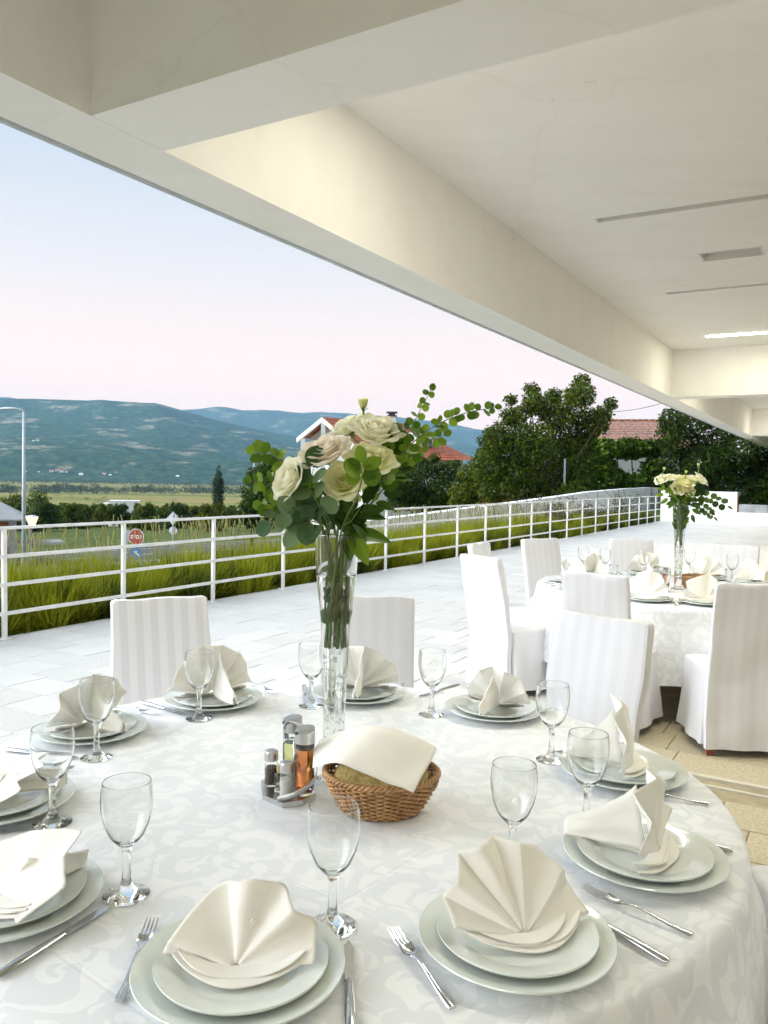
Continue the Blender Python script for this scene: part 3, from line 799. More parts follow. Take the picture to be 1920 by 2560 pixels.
# ---- fan-folded napkins
def napkin_parts(par, loc, rz, seed, tilt=14, spread=168, Rf=.158, amp=.017, pleats=9, stand=.150, low=0.0, skew=0.0, irr=1.0, soft=False):
    rr = random.Random(seed)
    root = empty('napkin', loc, rz)
    # local: +y towards the guest (fan front), x along the fan, z up
    jit = [rr.uniform(-.35, .35) * irr for _ in range(60)]
    rim = [rr.uniform(-.05, .05) * irr for _ in range(60)]
    th0, th1 = R(90 - spread/2 + skew), R(90 + spread/2 + skew)
    # uneven angular positions of the creases
    cre = [0.0]
    for k in range(pleats): cre.append(cre[-1] + rr.uniform(1 - .38*irr, 1 + .38*irr))
    cre = [c / cre[-1] for c in cre]
    PER = 8
    nth = pleats * PER
    rr_b = rr.uniform(-.6, .6)
    def fan(i, j):
        q = i * nth; k = min(int(q / PER + 1e-6), pleats - 1); f = q / PER - k
        w = lerp(cre[k], cre[k+1], f)
        th = lerp(th1, th0, w)
        s0 = 1 if k % 2 else -1
        zz = lerp(-s0, s0, smooth01(f) if soft else lerp(f, smooth01(f), .35))
        a0, a1 = 1 + jit[k], 1 + jit[k+1]
        rj = (0.05 + 0.95 * j)
        a = amp * lerp(a0, a1, f) * rj ** 1.1
        edge = Rf * (1 + lerp(rim[k], rim[k+1], f) + .018 * abs(zz) - .10 * abs(math.sin(th - R(90)))**2 + low * math.sin(th*2))
        r = rj * edge
        x = r * math.cos(th); z = max(r * math.sin(th), 0.0) + .010 + .006 * rj
        y = a * zz + 0.035 * (r / Rf) ** 2 * rr_b
        ty = -math.sin(R(tilt)) * z + y
        tz = math.cos(R(tilt)) * z
        n = noise.noise(Vector((x*20 + seed, z*20, seed*1.3))) * .0040 * irr
        if j > .92: ty += .0013; tz += .0004      # turned hem along the rim
        n += .0016 * noise.noise(Vector((th*14 + seed, 0, 3))) * j
        return (x, ty + n, tz)
    o = MB().grid(nth, 18, fan).build('fan', M['napkin_linen'], root, sharp=None if soft else 30)
    s = o.modifiers.new('thick', 'SOLIDIFY'); s.thickness = .0016; s.offset = 0
    # the folded-over stand: a tapering double sheet running back from the fan, its lower edge rolled
    H = Rf * (.90 if tilt < 26 else .55)
    lean = rr.uniform(-.02, .02)
    def flap(i, j):
        s_ = i; h = j
        y = -stand * s_
        top = lerp(H * math.cos(R(tilt)), .030, s_ ** .92)
        z = .010 + top * h * (1 - .06 * math.sin(math.pi * s_))
        off = -math.sin(R(tilt)) * z * (1 - s_) * .9
        bul = .010 * math.sin(math.pi * h) * (1 - .4 * s_)
        x = bul + lean * h * (1-s_) + .006 * noise.noise(Vector((s_*3 + seed, h*3, 1))) + .012 * (1 - h) ** 3
        return (x, y + off - amp - .010, z)
    o = MB().grid(14, 12, flap).build('stand', M['napkin_linen'], root)
    s = o.modifiers.new('thick', 'SOLIDIFY'); s.thickness = .003; s.offset = 0
    def flap2(i, j):
        x, y, z = flap(i * .96, j * .97)
        return (x - .012 * (1 - j) - .003 - .010 * math.sin(math.pi*i) * (1-j), y, z)
    o = MB().grid(14, 12, flap2).build('stand', M['napkin_linen'], root)
    s = o.modifiers.new('thick', 'SOLIDIFY'); s.thickness = .003; s.offset = 0
    # layers of folded linen in a crescent at the foot of the fan, rounded edge to the front
    for q in range(2 if soft else 3):
        w = Rf * (.80 - .05*q) + rr.uniform(-.008, .008)
        ph = rr.uniform(0, 6); sh = rr.uniform(-.010, .010)
        def fold(i, j, q=q, w=w, ph=ph, sh=sh):
            u = i*2 - 1; x = w * u + sh
            yf = .030 - .0065*q - .038 * u*u + .0035 * math.sin(x * 42 + ph) + .004*math.sin(x*17 + ph)
            zc = .0030 + q * .0040 + .016 * u*u + .0012 * math.sin(x*30 + ph)
            back = .026 * (1 - u**6) + .003; yf = lerp(yf, yf - .012, u**6)
            if j < .25: return (x, lerp(yf - back, yf, j/.25), zc - .0016)
            if j > .75: return (x, lerp(yf, yf - back, (j-.75)/.25), zc + .0016)
            a = lerp(-math.pi/2, math.pi/2, (j - .25)/.5)
            return (x, yf + .0016*math.cos(a)*1.4, zc + .0016*math.sin(a))
        MB().grid(30, 12, fold).build('fold', M['napkin_linen'], root)
    return root

# ---- glass
GL_PROF = [(0, 0), (.040, 0), (.0415, .0003), (.0424, .0012), (.0424, .0024), (.0415, .0033), (.039, .0042), (.022, .0078), (.0125, .017), (.0088, .032), (.0070, .055), (.0076, .080), (.0105, .093), (.019, .1005), (.032, .1165),
           (.0415, .140), (.0465, .165), (.0475, .183), (.0462, .203), (.04425, .2152), (.04405, .2162), (.0438, .2168), (.0434, .2170), (.0430, .2168), (.0428, .2162), (.0430, .2152), (.0449, .203), (.0461, .183), (.0451, .165), (.0400, .1415), (.0300, .1185), (.0180, .1045), (.0060, .0985), (0, .098)]
GLASS = MB().lathe(GL_PROF, 64).mesh('wine_glass', M['clear_glass'], True)
TUMB = MB().lathe([(0, 0), (.027, 0), (.030, .002), (.036, .075), (.0372, .088), (.0366, .0888), (.0360, .088), (.0345, .072), (.0283, .010), (.025, .008), (0, .008)], 48).mesh('tumbler', M['clear_glass'], True)

# ---- cutlery; handle end at -y, tip at +y, length 0.215
def fork_mesh():
    mb = MB()
    mb.tube(curve([(0, -.105, .004), (0, -.06, .005), (0, .0, .0125), (0, .030, .0075)], 16), [.0068, .0075, .0072, .0066, .006, .0054, .0048, .0043, .0039, .0036, .0034, .0033, .0033, .0034, .0038, .0045, .0055], 10, flat=.42)
    def head(i, j):
        w = lerp(.005, .0118, smooth01(j * 1.6))
        x = lerp(-w, w, i); y = lerp(.028, .062, j)
        return (x, y, .0075 - .0035 * math.sin(math.pi * j) + .0025 * (x/.0118)**2 + .001)
    t1 = MB().grid(8, 8, head); t1.grid(8, 8, lambda i, j: (head(1-i, j)[0], head(1-i, j)[1], head(1-i, j)[2] - .0016))
    mb.add(t1.v, t1.f)
    for k in range(4):
        x = -.0098 + k * .00653
        mb.tube(curve([(x, .060, .0072), (x, .082, .0062), (x*.96, .110, .0110)], 8), [.0020, .0020, .0020, .0019, .0018, .0017, .0015, .0013, .0008], 6, flat=.7)
    return mb.mesh('fork', M['steel'], True, 50)
def knife_mesh():
    mb = MB()
    mb.tube([(0, -.118, .0045), (0, -.112, .005), (0, -.07, .0055), (0, -.02, .0052), (0, .004, .005)], [.006, .0085, .0088, .0072, .0062], 12, flat=.55)
    mb.tube([(0, .004, .005), (0, .012, .005)], [.0055, .005], 10, flat=.6)
    def blade(sgn):
        def f(i, j):
            y = lerp(.010, .118, j)
            wR = .0085 * (1 - smooth01((j - .80) / .22) * .95); wL = .0075 * (1 - smooth01((j - .86) / .14) * .9)
            x = lerp(-wL, wR, i)
            return (x, y, .0045 + sgn * .0013 * (1 - i))
        return f
    mb.grid(5, 14, blade(1)); mb.grid(5, 14, lambda i, j: blade(-1)(1 - i, j))
    return mb.mesh('knife', M['steel'], True, 40)
FORK, KNIFE = fork_mesh(), knife_mesh()
def lay(name, me, tip, end, label, cat, group, z=None):
    tip, end = Vector((*tip, 0)), Vector((*end, 0))
    d = tip - end
    c = tip - d.normalized() * (.112 if name == 'fork' else .117)
    o = inst(name, me, loc=(c.x, c.y, (TZ + .0015) if z is None else z), rot=(0, 0, math.atan2(d.y, d.x) - math.pi/2))
    return tag(o, label, cat, group)

SEATS = {  # plate centre, seat words
    1: ((-.213, 1.235), 'at the bottom-centre place'), 2: ((.238, 1.334), 'at the bottom-right place'), 3: ((.555, 1.642), 'at the right-edge place'),
    4: ((.655, 2.133), 'at the upper-right place'), 5: ((.384, 2.687), 'at the far right place'), 6: ((-.078, 2.858), 'at the far place behind the vase'),
    7: ((-.574, 2.744), 'at the far left place'), 8: ((-.871, 2.392), 'at the upper-left place'), 9: ((-.889, 1.860), 'at the left-edge place'), 10: ((-.670, 1.429), 'at the bottom-left place')}
GP = 'place settings on the near table'
NAPK = {1: dict(tilt=58, spread=180, Rf=.138, amp=.024, pleats=7, stand=.07, irr=1.5, skew=-6, soft=True), 2: dict(tilt=38, spread=166, Rf=.140, amp=.017, pleats=10, irr=.7, skew=4), 3: dict(tilt=10, spread=150, Rf=.152, amp=.016, pleats=7, stand=.17),
        4: dict(tilt=12, spread=165, Rf=.168, amp=.016, pleats=7, stand=.16), 5: dict(tilt=18, spread=172, Rf=.125, amp=.014, pleats=8), 6: dict(tilt=16, amp=.015, pleats=10), 7: dict(tilt=12, Rf=.165, amp=.014, pleats=11, stand=.165),
        8: dict(tilt=16, Rf=.152, amp=.017, pleats=8), 9: dict(tilt=58, Rf=.14, pleats=8), 10: dict(tilt=60, Rf=.155, pleats=7)}
NAP_TURN = {1: 6, 2: -8, 3: 4, 4: -24, 5: 10, 6: 0, 7: 4, 8: -5, 9: 6, 10: -8}
for k, ((x, y), words) in SEATS.items():
    big = tag(inst('charger_plate', BIG, loc=(x, y, TZ + .0015), rot=(0, 0, rnd(0, 6))), f'large pale green plate {words}', 'plate', GP)
    sx_, sy_ = x + rnd(-.004, .004), y + rnd(-.004, .004)
    tag(inst('dinner_plate', SMALL, loc=(sx_, sy_, TZ + .0105), rot=(rnd(-.01, .01), rnd(-.01, .01), rnd(0, 6))), f'smaller pale green plate stacked on top {words}', 'plate', GP)
    out = Vector((x, y, 0)) - T1; az = math.atan2(out.y, out.x)
    nk = napkin_parts(None, (x, y, TZ + .0215), az - math.pi/2 + R(NAP_TURN[k]), k * 3 + 1, **NAPK[k])
    nk.location += Vector((math.cos(az), math.sin(az), 0)) * .03
    tag(nk, f'cream linen napkin folded into a fan {words}', 'napkin', GP)
GLASSES = {1: (-.467, 1.470, 'left of the nearest napkin, in front of the cruet stand'), 2: (-.077, 1.379, 'in front of the bread basket, behind the nearest plate'), 3: (.273, 1.600, 'behind the bottom-right napkin'), 4: (.475, 1.807, 'in front of the upper-right plate'),
           5: (.485, 2.241, 'beyond the upper-right plate, in front of the turned chair'), 6: (.171, 2.654, 'between the vase and the far right plate'), 7: (-.237, 2.729, 'just left of the tall vase'), 8: (-.583, 2.563, 'in front of the far left plate'),
           9: (-.780, 2.189, 'in front of the upper-left plate'), 10: (-.730, 1.772, 'at the left edge beside the stacked plates')}
for k, (x, y, w) in GLASSES.items():
    tag(inst('wine_glass', GLASS, loc=(x, y, TZ + .001), rot=(0, 0, rnd(0, 6))), f'empty clear stemmed wine glass {w}', 'wine glass', 'wine glasses on the near table')
CUT = [('knife', (-.482, 1.426), (-.605, 1.177), 10), ('fork', (-.391, 1.379), (-.377, 1.12), 1), ('knife', (-.046, 1.328), (-.031, 1.085), 1), ('fork', (.029, 1.361), (.134, 1.122), 2), ('knife', (.345, 1.480), (.478, 1.293), 2),
       ('fork', (.397, 1.520), (.551, 1.369), 3), ('knife', (.560, 1.812), (.756, 1.694), 3), ('fork', (.605, 2.012), (.811, 1.945), 4), ('knife', (.51, 2.30), (.72, 2.37), 4), ('fork', (.455, 2.610), (.60, 2.70), 5), ('knife', (.139, 2.866), (.283, 3.02), 5),
       ('fork', (.060, 2.830), (.085, 3.04), 6), ('knife', (-.256, 2.750), (-.287, 2.99), 6), ('fork', (-.37, 2.855), (-.50, 3.02), 7), ('knife', (-.632, 2.590), (-.834, 2.738), 7), ('fork', (-.72, 2.585), (-.86, 2.66), 8), ('knife', (-.822, 2.172), (-1.083, 2.239), 8),
       ('fork', (-.80, 2.09), (-1.02, 2.05), 9), ('knife', (-.755, 1.742), (-.985, 1.66), 9)]
for nm, tip, end, k in CUT:
    lay(nm, FORK if nm == 'fork' else KNIFE, tip, end, f'shiny steel {nm} {SEATS[k][1]} of the near table', nm, 'cutlery on the near table')

# ---- the farther table's settings
T2S = {160: 'left-hand', 122: 'far left', 86: 'far middle', 51: 'far right', 24: 'right-hand', -95: 'near right', -121: 'near left', -164: 'left front'}
for k, (ang, words) in enumerate(T2S.items()):
    a = R(ang); rad = .79
    p = T2 + Vector((math.cos(a), math.sin(a), 0)) * rad
    w = f'at the {words} place of the farther table'
    tag(inst('charger_plate', BIG, loc=(p.x, p.y, TZ + .0015)), f'large pale plate {w}', 'plate', 'place settings on the farther table')
    tag(inst('dinner_plate', SMALL, loc=(p.x, p.y, TZ + .0105)), f'smaller plate stacked on top {w}', 'plate', 'place settings on the farther table')
    nk = napkin_parts(None, (p.x + .03*math.cos(a), p.y + .03*math.sin(a), TZ + .0215), a - math.pi/2 + R(rnd(-12, 12)), 50 + k*7, tilt=rnd(8, 20), pleats=random.choice((7, 8, 9)), Rf=rnd(.15, .165))
    tag(nk, f'white fan-folded napkin {w}', 'napkin', 'place settings on the farther table')
    tx = Vector((-math.sin(a), math.cos(a), 0)); ro = Vector((math.cos(a), math.sin(a), 0))
    for nm, sgn in (('fork', -1), ('knife', 1)):
        c = p + tx * (.205 * sgn)
        lay(nm, FORK if nm == 'fork' else KNIFE, tuple((c - ro*.10)[:2]), tuple((c + ro*.10)[:2]), f'steel {nm} {w}', nm, 'cutlery on the farther table')
for (x, y, w) in ((1.73, 6.93, 'leftmost at the far side'), (1.882, 6.80, 'second from the left at the far side'), (2.177, 6.70, 'in front of the far middle napkin'), (1.891, 5.40, 'nearest, in front of the cruets'), (2.62, 6.86, 'just right of its vase'), (2.83, 6.50, 'beside the far right napkin')):
    tag(inst('wine_glass', GLASS, loc=(x, y, TZ + .001)), f'small stemmed wine glass on the farther table, {w}', 'wine glass', 'wine glasses on the farther table')
for (x, y, w) in ((1.95, 6.78, 'behind the near chair back'), (2.80, 6.62, 'right of the far right napkin'), (3.00, 6.40, 'at the right picture edge')):
    tag(inst('tumbler', TUMB, loc=(x, y, TZ + .001)), f'short clear tumbler on the farther table, {w}', 'tumbler', 'tumblers on the farther table')

# ------------------------------------------------------------------ covered chairs
def chair_mat(name, ca, cb):
    m, t, b = bsdf_mat(name)
    co = N(t, 'ShaderNodeTexCoord').outputs['Object']
    sp = N(t, 'ShaderNodeSeparateXYZ'); t.links.new(co, sp.inputs[0])
    pp = N(t, 'ShaderNodeMath', operation='PINGPONG'); pp.inputs[1].default_value = 0.0325; t.links.new(sp.outputs[0], pp.inputs[0])
    st = N(t, 'ShaderNodeMapRange', i_1=0.0145, i_2=0.0180); t.links.new(pp.outputs[0], st.inputs[0])
    mx = N(t, 'ShaderNodeMix', data_type='RGBA'); t.links.new(st.outputs[0], mx.inputs[0])
    mx.inputs[6].default_value = (*ca, 1); mx.inputs[7].default_value = (*cb, 1)
    t.links.new(mx.outputs[2], b.inputs['Base Color'])
    rr = N(t, 'ShaderNodeMapRange', i_3=0.42, i_4=0.75); t.links.new(st.outputs[0], rr.inputs[0]); t.links.new(rr.outputs[0], b.inputs['Roughness'])
    b.inputs['Sheen Weight'].default_value = 0.1; b.inputs['Specular IOR Level'].default_value = 0.3
    n1 = N(t, 'ShaderNodeTexNoise', i_Scale=300.0); t.links.new(co, n1.inputs['Vector'])
    oi = N(t, 'ShaderNodeObjectInfo'); va = N(t, 'ShaderNodeVectorMath', operation='MULTIPLY_ADD'); t.links.new(co, va.inputs[0]); va.inputs[1].default_value = (1.6, 1.6, 0.55); rv = N(t, 'ShaderNodeVectorMath', operation='SCALE', i_Scale=40.0); t.links.new(oi.outputs['Random'], rv.inputs[0]); t.links.new(rv.outputs[0], va.inputs[2])
    n2 = N(t, 'ShaderNodeTexNoise', i_Scale=2.6, i_Detail=2.5, i_Distortion=0.7, i_Roughness=0.45); t.links.new(va.outputs[0], n2.inputs['Vector'])
    b1 = N(t, 'ShaderNodeBump', i_Strength=0.08, i_Distance=0.002); t.links.new(n1.outputs['Fac'], b1.inputs['Height'])
    b2 = N(t, 'ShaderNodeBump', i_Strength=0.32, i_Distance=0.03); t.links.new(n2.outputs['Fac'], b2.inputs['Height']); t.links.new(b1.outputs[0], b2.inputs['Normal'])
    t.links.new(b2.outputs[0], b.inputs['Normal'])
    MATS[name] = m
chair_mat('chair_cover', (0.715, 0.715, 0.745), (0.69, 0.69, 0.725))
chair_mat('chair_cover_striped', (0.78, 0.78, 0.81), (0.70, 0.70, 0.74))
simple('chair_leg', (0.22, 0.055, 0.03), rough=0.45, var=0.25, vscale=12)
def rrect(hx, y0, y1, rad, n=10):
    """rounded rectangle loop, many points"""
    pts = []
    cs = [(hx - rad, y1 - rad, 0), (-hx + rad, y1 - rad, 90), (-hx + rad, y0 + rad, 180), (hx - rad, y0 + rad, 270)]
    for q, (cx, cyy, a0) in enumerate(cs):
        for k in range(5):
            a = R(a0 + k * 22.5)
            pts.append((cx + rad*math.cos(a), cyy + rad*math.sin(a)))
        nx = cs[(q+1) % 4]; a = R(nx[2])
        e = (nx[0] + rad*math.cos(a), nx[1] + rad*math.sin(a)); s = pts[-1]
        for k in range(1, n): pts.append((lerp(s[0], e[0], k/n), lerp(s[1], e[1], k/n)))
    return pts
def loft(mb, rings, cap_top=True, cap_bottom=False):
    n = len(rings[0]); vs = [p for r_ in rings for p in r_]
    fs = [(j*n + i, j*n + (i+1) % n, (j+1)*n + (i+1) % n, (j+1)*n + i) for j in range(len(rings)-1) for i in range(n)]
    if cap_top: fs.append(tuple(range((len(rings)-1)*n, len(rings)*n)))
    mb.add(vs, fs)
def chair(p, face, label, seed):
    """p: point on the floor under the back's foot; face: direction the chair faces"""
    f = Vector(face).normalized()
    root = empty('covered_chair', (p[0], p[1], 0), math.atan2(f.y, f.x) - math.pi/2)
    tag(root, label, 'chair', 'chairs in white covers')
    sd = seed * 2.37
    def wr(x, y, z, s): return noise.noise(Vector((x*6 + sd, y*6, z*5 + s)))
    rings = []
    for j in range(31):
        z = lerp(.045, .985, j/30)
        lean = -.105 * max(0, (z - .42) / .57) ** 1.15 - .02 * max(0, (.42 - z) / .42)
        hx = .210 + .012 * (1 - z) + .004 * math.sin(z*9 + sd)
        th = .050 + .006 * math.sin(z*7 + sd)
        rr = []
        for (x, y) in rrect(hx, -th, 0.0, .016):
            w = wr(x, y, z, 0)
            fl = .010 * (1 - z) * math.sin(x * 30 + sd) * (1 if y < -.03 else .3)
            dg = noise.noise(Vector((x*5 - z*7 + sd, z*2.5 + x*2, sd)))
            rr.append((x + .004*w, y + lean + .006*w + .007*dg + fl, z))
        rings.append(rr)
    # soft top edge
    c = [sum(q[k] for q in rings[-1]) / len(rings[-1]) for k in range(3)]
    for sc_, dz in ((.985, .006), (.94, .0095)):
        rings.append([(c[0] + (x - c[0])*sc_, c[1] + (y - c[1])*(sc_ - .1), z + dz + .003*math.sin(x*26 + sd)) for x, y, z in rings[30]])
    mb = MB(); loft(mb, rings)
    bc = mb.build('back_cover', M['chair_cover_striped' if seed == 1 else 'chair_cover'], root, sharp=70)
    for q in range(4):      # piped seams along the back's edges
        MB().tube([Vector(rings[j][q*14 + 2]) for j in range(31)], .0028, 6).build('piping', M['chair_cover'], bc)
    rings = []
    for j in range(21):
        z = lerp(.05, .468, j/20); s = 1 - j/20
        hx = .215 + .028 * s ** 1.2; y0, y1 = .004, .445 + .03 * s
        rr = []
        for (x, y) in rrect(hx, y0, y1, .03):
            w = wr(x, y + 3, z, 5)
            fl = s * .012 * math.sin((x + y) * 24 + sd)
            w2 = noise.noise(Vector((x*9 + sd, y*9, z*2 + 8)))
            rr.append((x + (.005*w + .012*s*w2) * (1 if abs(x) > .12 else .3) + fl * (1 if abs(x) > .2 else 0), y + .005*w + .012*s*w2 * (1 if y > .4 else 0) + fl * (1 if y > .4 else 0), z))
        rings.append(rr)
    c = (0, .225, 0)
    for sc_, dz in ((.98, .009), (.90, .013), (.6, .018), (.2, .02)):
        rings.append([(c[0] + (x - c[0])*sc_, c[1] + (y - c[1])*sc_, z + dz) for x, y, z in rings[20]])
    mb = MB(); loft(mb, rings)
    mb.build('seat_cover', M['chair_cover'], root, sharp=70)
    for x, y in ((-.185, -.025), (.185, -.025), (-.185, .40), (.185, .40)):
        MB().bevbox(x - .018, x + .018, y - .018, y + .018, 0, .14, .003).build('leg', M['chair_leg'], root, smooth=False)
    return root
CH = [((-.959, 3.47), (.513, -.858), 'white covered chair with satin stripes left of the near table, before the railing'),
      ((-.064, 3.64), (.06, -1), 'white covered chair directly behind the tall flower vase'),
      ((.88, 3.215), (-.73, -.68), 'white covered chair turned to the near table, front of the right-hand group'),
      ((1.265, 4.77), (.59, .81), 'white covered chair back between the turned chair and the farther table'),
      ((2.05, 4.41), (.10, .99), 'large white covered chair back at the right picture edge'),
      ((.705, 5.685), (.84, .55), 'white covered chair seen from the side, front one left of farther table'),
      ((.827, 6.81), (.88, -.48), 'white covered chair half hidden behind the side-on chair'),
      ((1.47, 7.485), (.49, -.87), 'white covered chair by the railing at the far left of farther table'),
      ((2.345, 7.59), (0, -1), 'white covered chair behind the farther table, left of its flowers'),
      ((3.14, 7.20), (-.54, -.84), 'white covered chair behind the farther table, right of its flowers')]
for k, (tc_, f, lab) in enumerate(CH):
    f = Vector((f[0], f[1], 0)).normalized()
    p = Vector((tc_[0], tc_[1], 0)) + f * .11
    chair((p.x, p.y), f, lab, k + 1)
for k, (ang, rad, lab) in enumerate(((-2.5, 1.60, 'white covered chair seat at the right edge beside the near table'), (-37, 1.57, 'white covered chair seat corner in the lower right corner'))):
    d = Vector((math.cos(R(ang)), math.sin(R(ang)), 0))
    p = T1 + d * rad
    chair((p.x, p.y), -d, lab, 20 + k)
# ------------------------------------------------------------------ vase and flowers
VB = Vector((-.119, 2.058, TZ))
glass_mat('water', (0.985, 0.995, 0.985), 1.33)
def film_mat():
    m, t, b = bsdf_mat('crinkled_film')
    b.inputs['Base Color'].default_value = (0.92, 0.93, 0.93, 1); b.inputs['Roughness'].default_value = 0.12
    b.inputs['Alpha'].default_value = 0.30
    MATS['crinkled_film'] = m
film_mat()
def petal_mat(name, tip, base):
    m, t, b = bsdf_mat(name)
    co = N(t, 'ShaderNodeTexCoord').outputs['Object']
    sp = N(t, 'ShaderNodeSeparateXYZ'); t.links.new(co, sp.inputs[0])
    mr = N(t, 'ShaderNodeMapRange', i_1=-0.022, i_2=0.016); t.links.new(sp.outputs[2], mr.inputs[0])
    nz = N(t, 'ShaderNodeTexNoise', i_Scale=40.0, i_Detail=3.0); t.links.new(co, nz.inputs['Vector'])
    ad = N(t, 'ShaderNodeMath', operation='MULTIPLY_ADD'); t.links.new(nz.outputs['Fac'], ad.inputs[0]); ad.inputs[1].default_value = 0.3; t.links.new(mr.outputs[0], ad.inputs[2])
    c = ramp(t, ad.outputs[0], [(0.12, base), (0.75, tip)])
    t.links.new(c, b.inputs['Base Color']); b.inputs['Roughness'].default_value = 0.55; b.inputs['Sheen Weight'].default_value = 0.2
    tr = N(t, 'ShaderNodeBsdfTranslucent'); t.links.new(c, tr.inputs[0])
    mx = N(t, 'ShaderNodeMixShader'); mx.inputs[0].default_value = 0.5
    t.links.new(b.outputs[0], mx.inputs[1]); t.links.new(tr.outputs[0], mx.inputs[2]); t.links.new(mx.outputs[0], t.nodes['Material Output'].inputs['Surface'])
    MATS[name] = m
petal_mat('petal_cream', (0.95, 0.94, 0.66), (0.86, 0.90, 0.28))
petal_mat('petal_blush', (0.96, 0.89, 0.77), (0.92, 0.87, 0.56))
petal_mat('petal_green', (0.84, 0.87, 0.44), (0.55, 0.66, 0.14))
petal_mat('petal_white', (0.96, 0.95, 0.80), (0.90, 0.91, 0.50))
leaf_mat('leaf_bright', (0.07, 0.15, 0.012), (0.20, 0.32, 0.030), trans=0.45, rough=0.4, island=False, nscale=8)
leaf_mat('leaf_blue', (0.055, 0.115, 0.045), (0.14, 0.22, 0.10), trans=0.25, rough=0.5, island=False, nscale=8)
leaf_mat('leaf_dark', (0.018, 0.050, 0.005), (0.060, 0.125, 0.014), trans=0.25, rough=0.3, island=False, nscale=8)
simple('stem_green', (0.14, 0.24, 0.05), rough=0.5, var=0.35, vscale=30)
simple('stem_twig', (0.13, 0.16, 0.055), rough=0.6, var=0.35, vscale=30)
simple('stem_brown', (0.13, 0.085, 0.045), rough=0.7, var=0.3, vscale=30)

def vase(base, label):
    v = empty('glass_vase', base)
    tag(v, label, 'vase', 'tall trumpet vases')
    pr = [(0, 0), (.046, 0), (.0495, .002), (.0495, .005), (.046, .0075), (.030, .012), (.0265, .02), (.0265, .06), (.0275, .15), (.0315, .262), (.0385, .42), (.0515, .534), (.0562, .632), (.0566, .640), (.0565, .6425), (.0556, .6432), (.0548, .6425), (.0545, .640), (.0538, .632),
          (.0492, .534), (.0362, .42), (.0290, .262), (.0248, .150), (.022, .105), (.015, .092), (0, .090)]
    MB().lathe(pr, 72).build('glass_body', M['clear_glass'], v)
    wl = .540
    inner = [(.090, .0003), (.094, .0155), (.105, .0223), (.150, .0251), (.262, .0293), (.42, .0365), (.534, .0495), (wl, .0500)]
    w = [(0, .0895)] + [(r_, z_) for z_, r_ in inner[1:]] + [(.0490, wl - .0005), (.040, wl - .0012), (0, wl - .0012)]
    MB().lathe(w, 64).build('water', M['water'], v)
    rr = random.Random(5)
    mb = MB()
    for k in range(70):
        z = rr.uniform(.11, .45); R0 = interp([(.09, .012), (.105, .020), (.15, .0225), (.262, .0265), (.42, .033), (.5, .04)], z)
        a = rr.uniform(0, 6.28); q = R0 * math.sqrt(rr.random()) * .80
        c = Vector((q*math.cos(a), q*math.sin(a), z)); s = rr.uniform(.006, .013)
        P = [Vector((rr.gauss(0, 1), rr.gauss(0, 1), rr.gauss(0, 1))).normalized() * s * rr.uniform(.6, 1.2) for _ in range(5)]
        P = [c + p for p in P]
        for p in P:
            l = math.hypot(p.x, p.y)
            if l > R0 * .97: p.x *= R0*.97/l; p.y *= R0*.97/l
        mb.add(P, [(0, 1, 2), (0, 2, 3), (0, 3, 4), (1, 2, 4)])
    mb.build('crinkled_film', M['crinkled_film'], v, smooth=False)
    return v
vase(VB, 'tall clear trumpet vase of water on the near table')

# ---- roses
def petal(Rk, h, Wd, curl, ruff, seed, nu=12, nv=10):
    rr = random.Random(seed); p1, p2 = rr.uniform(0, 6), rr.uniform(0, 6)
    def f(i, j):
        u = i * 2 - 1
        v = min(1.0, j * (.97 - .16 * u*u + .03 * ruff * math.sin(u * 4 + p1)))
        r = .004 + Rk * (1 - (1 - v) ** 2.3) ** .62
        r += curl * .020 * max(0, (v - .62) / .38) ** 2
        z = -.022 + h * v - curl * .010 * max(0, (v - .74) / .26) ** 2
        w = Wd * (math.sin(math.pi * (.12 + .66 * v))) ** .55
        ph = u * w
        r *= 1 - .05 * (1 - abs(u)) * 0 + .05 * ruff * math.sin(u * 5 + p2) * v
        r += .10 * Rk * abs(u) ** 2 * v          # petal edges stand away
        z += .0025 * ruff * math.sin(u * 7 + p2) * v
        return (r * math.cos(ph), r * math.sin(ph), z)
    return f
RINGS = [(5, .026, .047, 1.05, .35), (5, .037, .044, .92, .75), (6, .047, .036, .80, 1.0)]
PET = {}
BUDR = [(4, .017, .052, 1.25, .15)]
